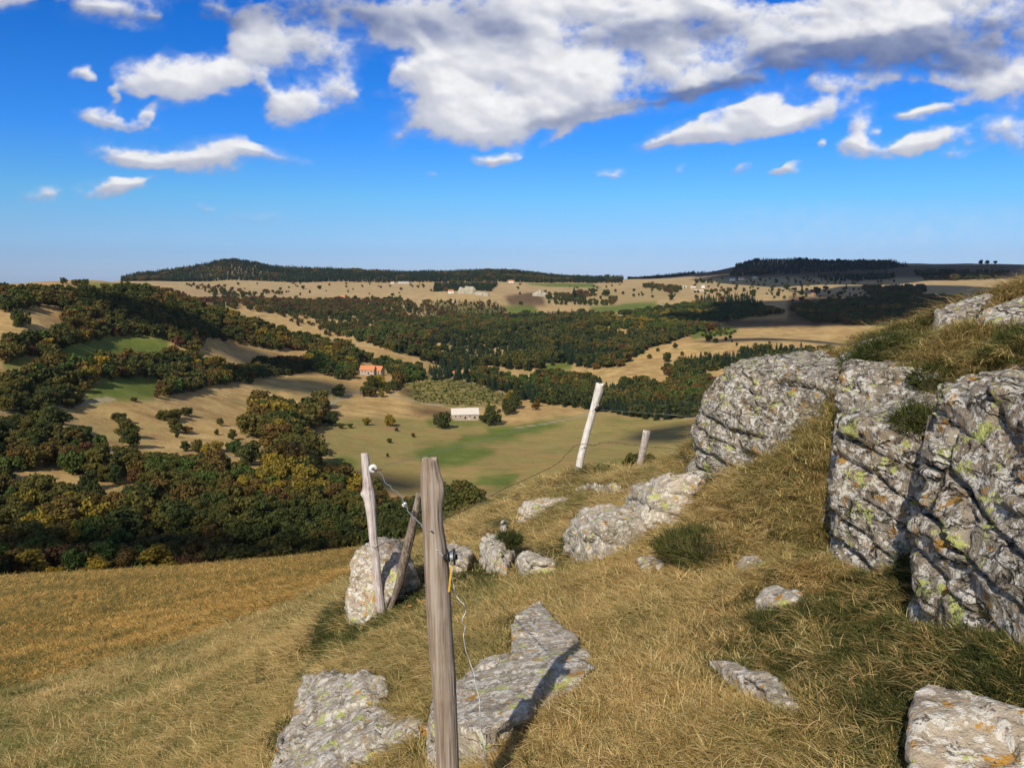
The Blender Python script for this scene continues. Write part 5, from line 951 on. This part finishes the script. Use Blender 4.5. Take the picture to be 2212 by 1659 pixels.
for k, (a, b, hp, nm) in enumerate(((404,1239,13,'first'),(458,1237,9,'second'),(542,1224,9,'third'),(632,1217,10,'fourth'),(722,1212,10,'fifth'))):
    p = hit(a, b+1); p_ = hp/F*(p[1]*math.cos(PITCH)-p[2]*math.sin(PITCH)); e = tag(empty('edge_post', p), nm+' fence post from the left along the far edge of the near meadow', 'fence post', 'small posts along the meadow edge')
    m = MB(); m.tube([(0,0,-.3),(.02,0,p_*.5),(.05 if k % 2 else -.06,0,p_)], [.09,.08,.07], 8); m.build('shaft', W_WHITE, e)
    if k == 0: m = MB(); m.tube([(0,0,p_*.55),(-.25,0,p_*.8)], .025, 5); m.tube([(0,0,p_*.4),(.28,0,p_*.62)], .02, 5); m.build('twig', W_SILVER, e)

# ------------------------------------------------------------------ the sward
from mathutils.bvhtree import BVHTree
VV = []; FF = []; off = 0
for o in [q for q in ROCKS if q.name.startswith('rock')]:
    me = o.data; v, _ = to_np(me); k = len(me.polygons); l = np.empty(k, np.int32); me.polygons.foreach_get('loop_start', l); vi = np.empty(len(me.loops), np.int32); me.loops.foreach_get('vertex_index', vi)
    VV.append(v); tot = np.append(l[1:], len(vi))-l; q = l[tot == 4]; FF += (np.stack([vi[q+i] for i in range(4)], -1)+off).tolist(); q = l[tot == 3]; FF += (np.stack([vi[q+i] for i in range(3)], -1)+off).tolist(); off += len(v)
BV = BVHTree.FromPolygons(np.concatenate(VV).tolist(), FF)
def grass_mat(name, dry, green, lo, hi):
    m, nt = mat(name); g = G(nt); geo = g.n('ShaderNodeNewGeometry'); P_ = geo.outputs['Position']; rd = geo.outputs['Random Per Island']; oi = g.n('ShaderNodeObjectInfo')
    n1 = g.noise(P_, .55, 4, .6); n2 = g.noise(P_, 2.4, 3, .6); n0 = g.noise(P_, .055, 4, .6)
    f = g.math('MULTIPLY_ADD', rd, .55, g.math('MULTIPLY_ADD', oi.outputs['Random'], .2, g.math('MULTIPLY', n2, .25)))
    d = g.ramp(f, dry); gr = g.ramp(f, green)
    wn = g.n('ShaderNodeTexWhiteNoise', noise_dimensions='1D'); nt.links.new(rd, wn.inputs['W'])
    k = g.step(g.math('MULTIPLY_ADD', wn.outputs['Value'], .30, g.math('MULTIPLY_ADD', n2, .35, g.math('MULTIPLY_ADD', n0, .35, g.math('MULTIPLY', n1, .6)))), lo+.15, hi+.15)
    g.finish(g.mix(k, d, gr), .75, spec=.2, trans=.25); return m
DRY = [(.12, (.13,.07,.026)), (.30, (.33,.20,.065)), (.52, (.56,.38,.14)), (.80, (.86,.68,.33))]; GRN = [(.12, (.035,.05,.011)), (.36, (.09,.105,.022)), (.62, (.20,.195,.05)), (.85, (.52,.43,.17))]
MG = grass_mat('dry_curled_grass', DRY, GRN, .565, .72); MM = grass_mat('meadow_grass', [(.12, (.17,.075,.016)), (.33, (.41,.205,.042)), (.57, (.62,.37,.09)), (.82, (.84,.60,.21))], [(.1, (.05,.055,.012)), (.5, (.11,.10,.022)), (.9, (.28,.22,.07))], .575, .74)
MH = grass_mat('heath_green', [(.1, (.03,.028,.010)), (.5, (.075,.07,.02)), (.9, (.22,.17,.06))], [(.1, (.025,.035,.010)), (.5, (.055,.07,.016)), (.9, (.13,.13,.035))], .4, .6)
def tuft(seed, n, spread, ln, wd, curl, lean, seg=4):
    r = np.random.RandomState(seed); V = []; Fq = []; c = 0
    for i in range(n):
        a = r.rand()*6.283; q = math.sqrt(r.rand())*spread; x, y = q*math.cos(a), q*math.sin(a); th = r.rand()*6.283 if r.rand() < .5 else a+r.normal()*.6
        L = ln*(.45+.8*r.rand()); w = wd*(.6+.7*r.rand()); el = math.radians(lean)+r.normal()*.35; el = min(max(el, .25), 1.52); z = -.05; sd = np.array([-math.sin(th), math.cos(th), 0]); tw = r.normal()*.35; p = np.array([x, y, z])
        for s_ in range(seg+1):
            ww = w*(1-.85*(s_/seg)**1.5); V += [p-sd*ww/2, p+sd*ww/2]
            d = np.array([math.cos(th)*math.cos(el), math.sin(th)*math.cos(el), math.sin(el)]); p = p+d*L/seg; el -= curl*(.6+.8*r.rand())/seg; th += tw/seg*2
            if p[2] < .0: p[2] = .01; el = abs(el)*.3
        Fq += [(c+2*k, c+2*k+1, c+2*k+3, c+2*k+2) for k in range(seg)]; c += 2*(seg+1)
    return np.array(V), np.array(Fq)
GT = [tuft(1, 75, .5, .72, .020, 2.4, 60), tuft(2, 60, .5, 1.05, .018, 3.2, 58, 5), tuft(3, 80, .5, .65, .022, 1.6, 66), tuft(4, 50, .45, 1.3, .017, 4.2, 66, 6), tuft(5, 100, .5, .5, .024, 1.5, 60, 3)]
gm = [proto_from('tuft', t, MG) for t in GT]; mm = [proto_from('tuft', t, MM) for t in (tuft(11, 130, .5, .30, .024, 1.2, 60, 3), tuft(12, 130, .5, .36, .022, 1.8, 60, 3), tuft(13, 110, .5, .45, .018, 1.6, 68, 3))]
hm = [proto_from('tuft', tuft(21+k, 120, .5, .42, .03, .8, 60, 3), MH) for k in range(2)]
def sow(rmin, rmax, kdiam, cover, seed):
    r = np.random.RandomState(seed); n = int(R(130)*math.log(rmax/rmin)/kdiam**2*cover); az = R(-58)+R(130)*r.rand(n); rad = rmin*np.exp(r.rand(n)*math.log(rmax/rmin)); x = np.sin(az)*rad; y = np.cos(az)*rad; z = height(x, y)
    px, py = proj(x, y, z); k = (seen_margin(x, y, z+.25) > -.02) & (((px > -80) & (px < 2300) & (py < 1900)) | (rad < 9) | ((rad < 16) & (az < 0))); return x[k], y[k], z[k], rad[k], r
from mathutils import Vector as Vc
def off_rock(x, y, z, tol=.03):
    k = np.ones(len(x), bool)
    for i in range(len(x)):
        if BV.ray_cast(Vc((x[i], y[i], z[i]+.3)), Vc((0, 0, -1)), .3-tol)[0] is not None: k[i] = False
    return k
x, y, z, rad, r = sow(1.9, 22, .034, 17.0, 5); ok = off_rock(x, y, z); x, y, z, rad = x[ok], y[ok], z[ok], rad[ok]; n = len(x)
dia = np.clip(.022*rad, .085, .24)*r.uniform(.75, 1.6, n)*1.25; patch = np.clip(fbm2(x, y, .8, 3, 95)*1.6+.3, 0, 1); hh = (.034+.045*patch)*r.uniform(.6, 1.5, n)*np.where(x < -.9-.1*y, .62, 1)
crest = np.clip((rad-6)/8, 0, 1)*.02; tall = (x > 1.6) & (rad > 5.4) & (rad < 9) & (x < 3.0); hh = hh+crest+np.where(tall, .025, 0)*r.rand(n)
green = fbm2(x, y, .7, 3, 96); idx = np.where(r.rand(n) < .30+.3*green, 4, r.randint(0, 4, n)); hp = fbm2(x, y, .55, 3, 98); idx = np.where(r.rand(n) < np.clip(.08+hp*1.6, .03, .75)*np.where(x < -.8-.15*y, .25, 1), r.randint(5, 7, n), idx)
sc = np.stack([dia, dia, hh*1.25], -1)
scatter('dry_grass', gm+hm, np.stack([x, y, z], -1), idx, r.rand(n)*6.28, sc, 'dry curling straw and olive grass covering the rocky slope', r.normal(0, .12, (n, 2)))
x, y, z, rad, r = sow(18, 205, .024, 9.0, 7); n = len(x); dia = .026*rad*r.uniform(.9, 1.6, n)*1.3; hh = (.035+.06*np.clip(fbm2(x, y, .25, 3, 97)+.25, 0, 1))*r.uniform(.6, 1.3, n)*np.clip(.8+rad/160, .8, 1.8)
scatter('meadow_grass', mm, np.stack([x, y, z], -1), r.randint(0, 3, n), r.rand(n)*6.28, np.stack([dia, dia, hh*2.4], -1), 'short golden brown grass of the near meadow slope')
# taller golden stems along the crest at the right
r = np.random.RandomState(9); L = []
for a, b, d0, wx, m_ in ((2190,612,7.6,60,30),(2120,640,7.6,50,16),(1960,735,6.9,120,60),(1890,745,7.2,60,30),(2100,720,5.9,110,50),(2060,760,5.6,90,40),(1290,1025,12.5,110,24),(1180,1070,12,100,20),(2000,735,6.6,80,40)):
    for _ in range(m_):
        p = pt(a+r.normal()*wx*.5, b, d0*(1+r.normal()*.05)); p[2] = height(p[0:1], p[1:2])[0]; L.append((*p, r.uniform(.11, .2), r.uniform(.09, .2)))
L = np.array(L); ok = off_rock(L[:, 0], L[:, 1], L[:, 2], .05); L = L[ok]
scatter('tall_grass', gm[:4], L[:, :3], r.randint(0, 4, len(L)), r.rand(len(L))*6.28, np.stack([L[:, 3], L[:, 3], L[:, 4]], -1), 'taller golden grass tufts along the crest and behind the rocks')
# heath cushions: each a low rounded plant of its own
def cushion(label, c, rx, ry, rz_, n, seed, blade=.06, w=.006, name='heath_cushion'):
    r = np.random.RandomState(seed); V = []; Fq = []; k = 0
    for i in range(n):
        d = r.normal(size=3); d[2] = abs(d[2])*.8; d /= np.linalg.norm(d); lump = 1+.22*float(vnoise(d*2.3+seed)); p = np.array([d[0]*rx, d[1]*ry, d[2]*rz_])*lump*(.86+.14*r.rand()); nn = d*[.7, .7, 1.2]+r.normal(size=3)*.4; nn /= np.linalg.norm(nn)
        s_ = np.cross(nn, r.normal(size=3)); s_ /= np.linalg.norm(s_); L_ = blade*(.5+r.rand()); b2 = p+nn*L_*.5; b3 = p+nn*L_*.9+r.normal(size=3)*L_*.25; V += [p-s_*w/2, p+s_*w/2, b2-s_*w*.4, b2+s_*w*.4, b3-s_*w*.1, b3+s_*w*.1]
        Fq += [(k, k+1, k+3, k+2), (k+2, k+3, k+5, k+4)]; k += 6
    e = empty(name, c); tag(e, label, 'plant'); mesh_obj('foliage', np.array(V), np.array(Fq), MH, e)
    m = MB(); g_ = []; 
    N1, N2 = 20, 8
    for j in range(N2):
        for i in range(N1):
            ph = j/(N2-1)*math.pi/2; th = i/N1*6.283; d = np.array([math.cos(th)*math.cos(ph), math.sin(th)*math.cos(ph), math.sin(ph)]); lump = 1+.22*float(vnoise(d*2.3+seed)); g_.append(np.array([d[0]*rx, d[1]*ry, d[2]*rz_-.03])*lump*.84)
    m.add(g_, [(j*N1+i, j*N1+(i+1) % N1, (j+1)*N1+(i+1) % N1, (j+1)*N1+i) for j in range(N2-1) for i in range(N1)]); m.build('stem_mat', M_SOIL, e, True)
M_SOIL = wall_mat('thatch_and_soil', (.03,.026,.012), (.08,.065,.028), 20)
cushion('big dark green heath cushion on top of the middle outcrop block', pt(1985,752,6.35)+[0,.1,-.16], .46, .30, .24, 5200, 3)
cushion('dark heath cushion at the right edge above the nearest outcrop block', pt(2222,752,4.95)+[0,0,-.08], .20, .18, .17, 2600, 4)
cushion('small heath cushion growing on the lower ledge of the middle outcrop block', pt(1992,912,4.45)+[0,0,-.04], .13, .14, .10, 1500, 5, .05, .005)
cushion('small heath cushion on the upper ledge between two outcrop blocks', pt(2035,800,5.2)+[0,0,-.10], .16, .2, .12, 1400, 6, .06, .005)
cushion('heath cushion on the back of the rounded stone in mid slope', pt(1098,1176,8.0)+[0,0,.02], .13, .12, .09, 1000, 7, .06, .007)
cushion('dark heath patch in the hollow below the outcrop wall', pt(1620,1160,5.4)+[0,0,-.12], .65, .5, .09, 4600, 8, .07, .006)
# dry curled leaves
M_LEAF = simple('dry_orange_leaf', (.40,.21,.06), .8)
def dry_leaf(label, px, py, s, seed):
    r = random.Random(seed); p = hit(px, py); p[2] += .03; m = MB()
    for k in range(7):
        a = r.random()*6.28; c = np.array([r.gauss(0, s*.35), r.gauss(0, s*.35), r.random()*s*.3]); u = np.array([math.cos(a), math.sin(a), r.gauss(0, .3)]); v = np.array([-math.sin(a), math.cos(a), r.gauss(0, .5)]); pts_ = []
        for i in range(5): t = i/4-.5; w = s*.28*math.cos(t*2.6); pts_ += [c+u*t*s-v*w+np.array([0,0,s*.25*t*t*4]), c+u*t*s-np.array([0,0,s*.06]), c+u*t*s+v*w+np.array([0,0,s*.25*t*t*4])]
        m.add(pts_, [(3*i+j, 3*i+j+1, 3*i+j+4, 3*i+j+3) for i in range(4) for j in (0, 1)])
    o = m.build('dry_leaf', M_LEAF, None, True, loc=p); tag(o, label, 'leaf')
dry_leaf('curled orange leaf litter in the grass right of the leaning brace', 882, 1322, .07, 1); dry_leaf('curled orange leaf litter just left of the nearest post, mid height', 914, 1315, .07, 2); dry_leaf('curled orange leaves in the grass left of the nearest post, near the bottom', 920, 1592, .045, 3)
# ------------------------------------------------------------------ clouds overhead, whose shadows lie on the valley
def clouds():
    T = [(1700,572,3120,700,190),(2050,585,2800,700,330),(1850,668,1600,260,200),(1960,632,2050,230,230),(1620,690,1450,150,90),(240,1200,235,70,12),(520,1190,240,50,10),(530,770,800,70,35),(640,825,710,44,34),(815,1040,410,26,16),(1500,935,570,50,35),(1680,735,1150,110,26),(1480,590,3350,500,90)]
    m = MB(); A = 1300
    for k, (px, py, r, rx, ry) in enumerate(T):
        p = pt(px, py, r); t = (A-p[2])/(-SDIR[2]); c = p-SDIR*t
        N1, N2 = 44, 22; V = []
        for j in range(N2+1):
            for i in range(N1):
                ph = (j/N2-.5)*math.pi; th = i/N1*6.283; V.append((math.cos(th)*math.cos(ph), math.sin(th)*math.cos(ph), math.sin(ph)))
        V = np.array(V); n = 1+.38*fbm(V*2.0+k*7.1, 4, 400+k); V = V*n[:, None]*[rx, ry*1.05, min(rx, ry)*.30]+c
        m.add(V, [(j*N1+i, j*N1+(i+1) % N1, (j+1)*N1+(i+1) % N1, (j+1)*N1+i) for j in range(N2) for i in range(N1)])
    o = m.build('clouds', wall_mat('cloud_white', (.85,.85,.86), (.9,.9,.9), .01), None, True); tag(o, kind='structure'); return o
clouds()
# ------------------------------------------------------------------ haze of the far air
def haze():
    V = [(x, y, z) for z in (-320, 260) for x, y in ((-9600,-9600),(9600,-9600),(9600,9600),(-9600,9600))]
    o = mesh_obj('haze', V, [(0,3,2,1),(4,5,6,7),(0,1,5,4),(1,2,6,5),(2,3,7,6),(3,0,4,7)], None); m, nt = mat('air'); g = G(nt)
    pv = g.n('ShaderNodeVolumePrincipled', ins={'Color': (.68,.80,1.0,1), 'Density': 2.8e-5, 'Anisotropy': .3}); out = g.n('ShaderNodeOutputMaterial'); nt.links.new(pv.outputs[0], out.inputs['Volume']); o.data.materials.append(m)
    tag(o, kind='stuff', label='faint blue haze over the far ridges')
haze()
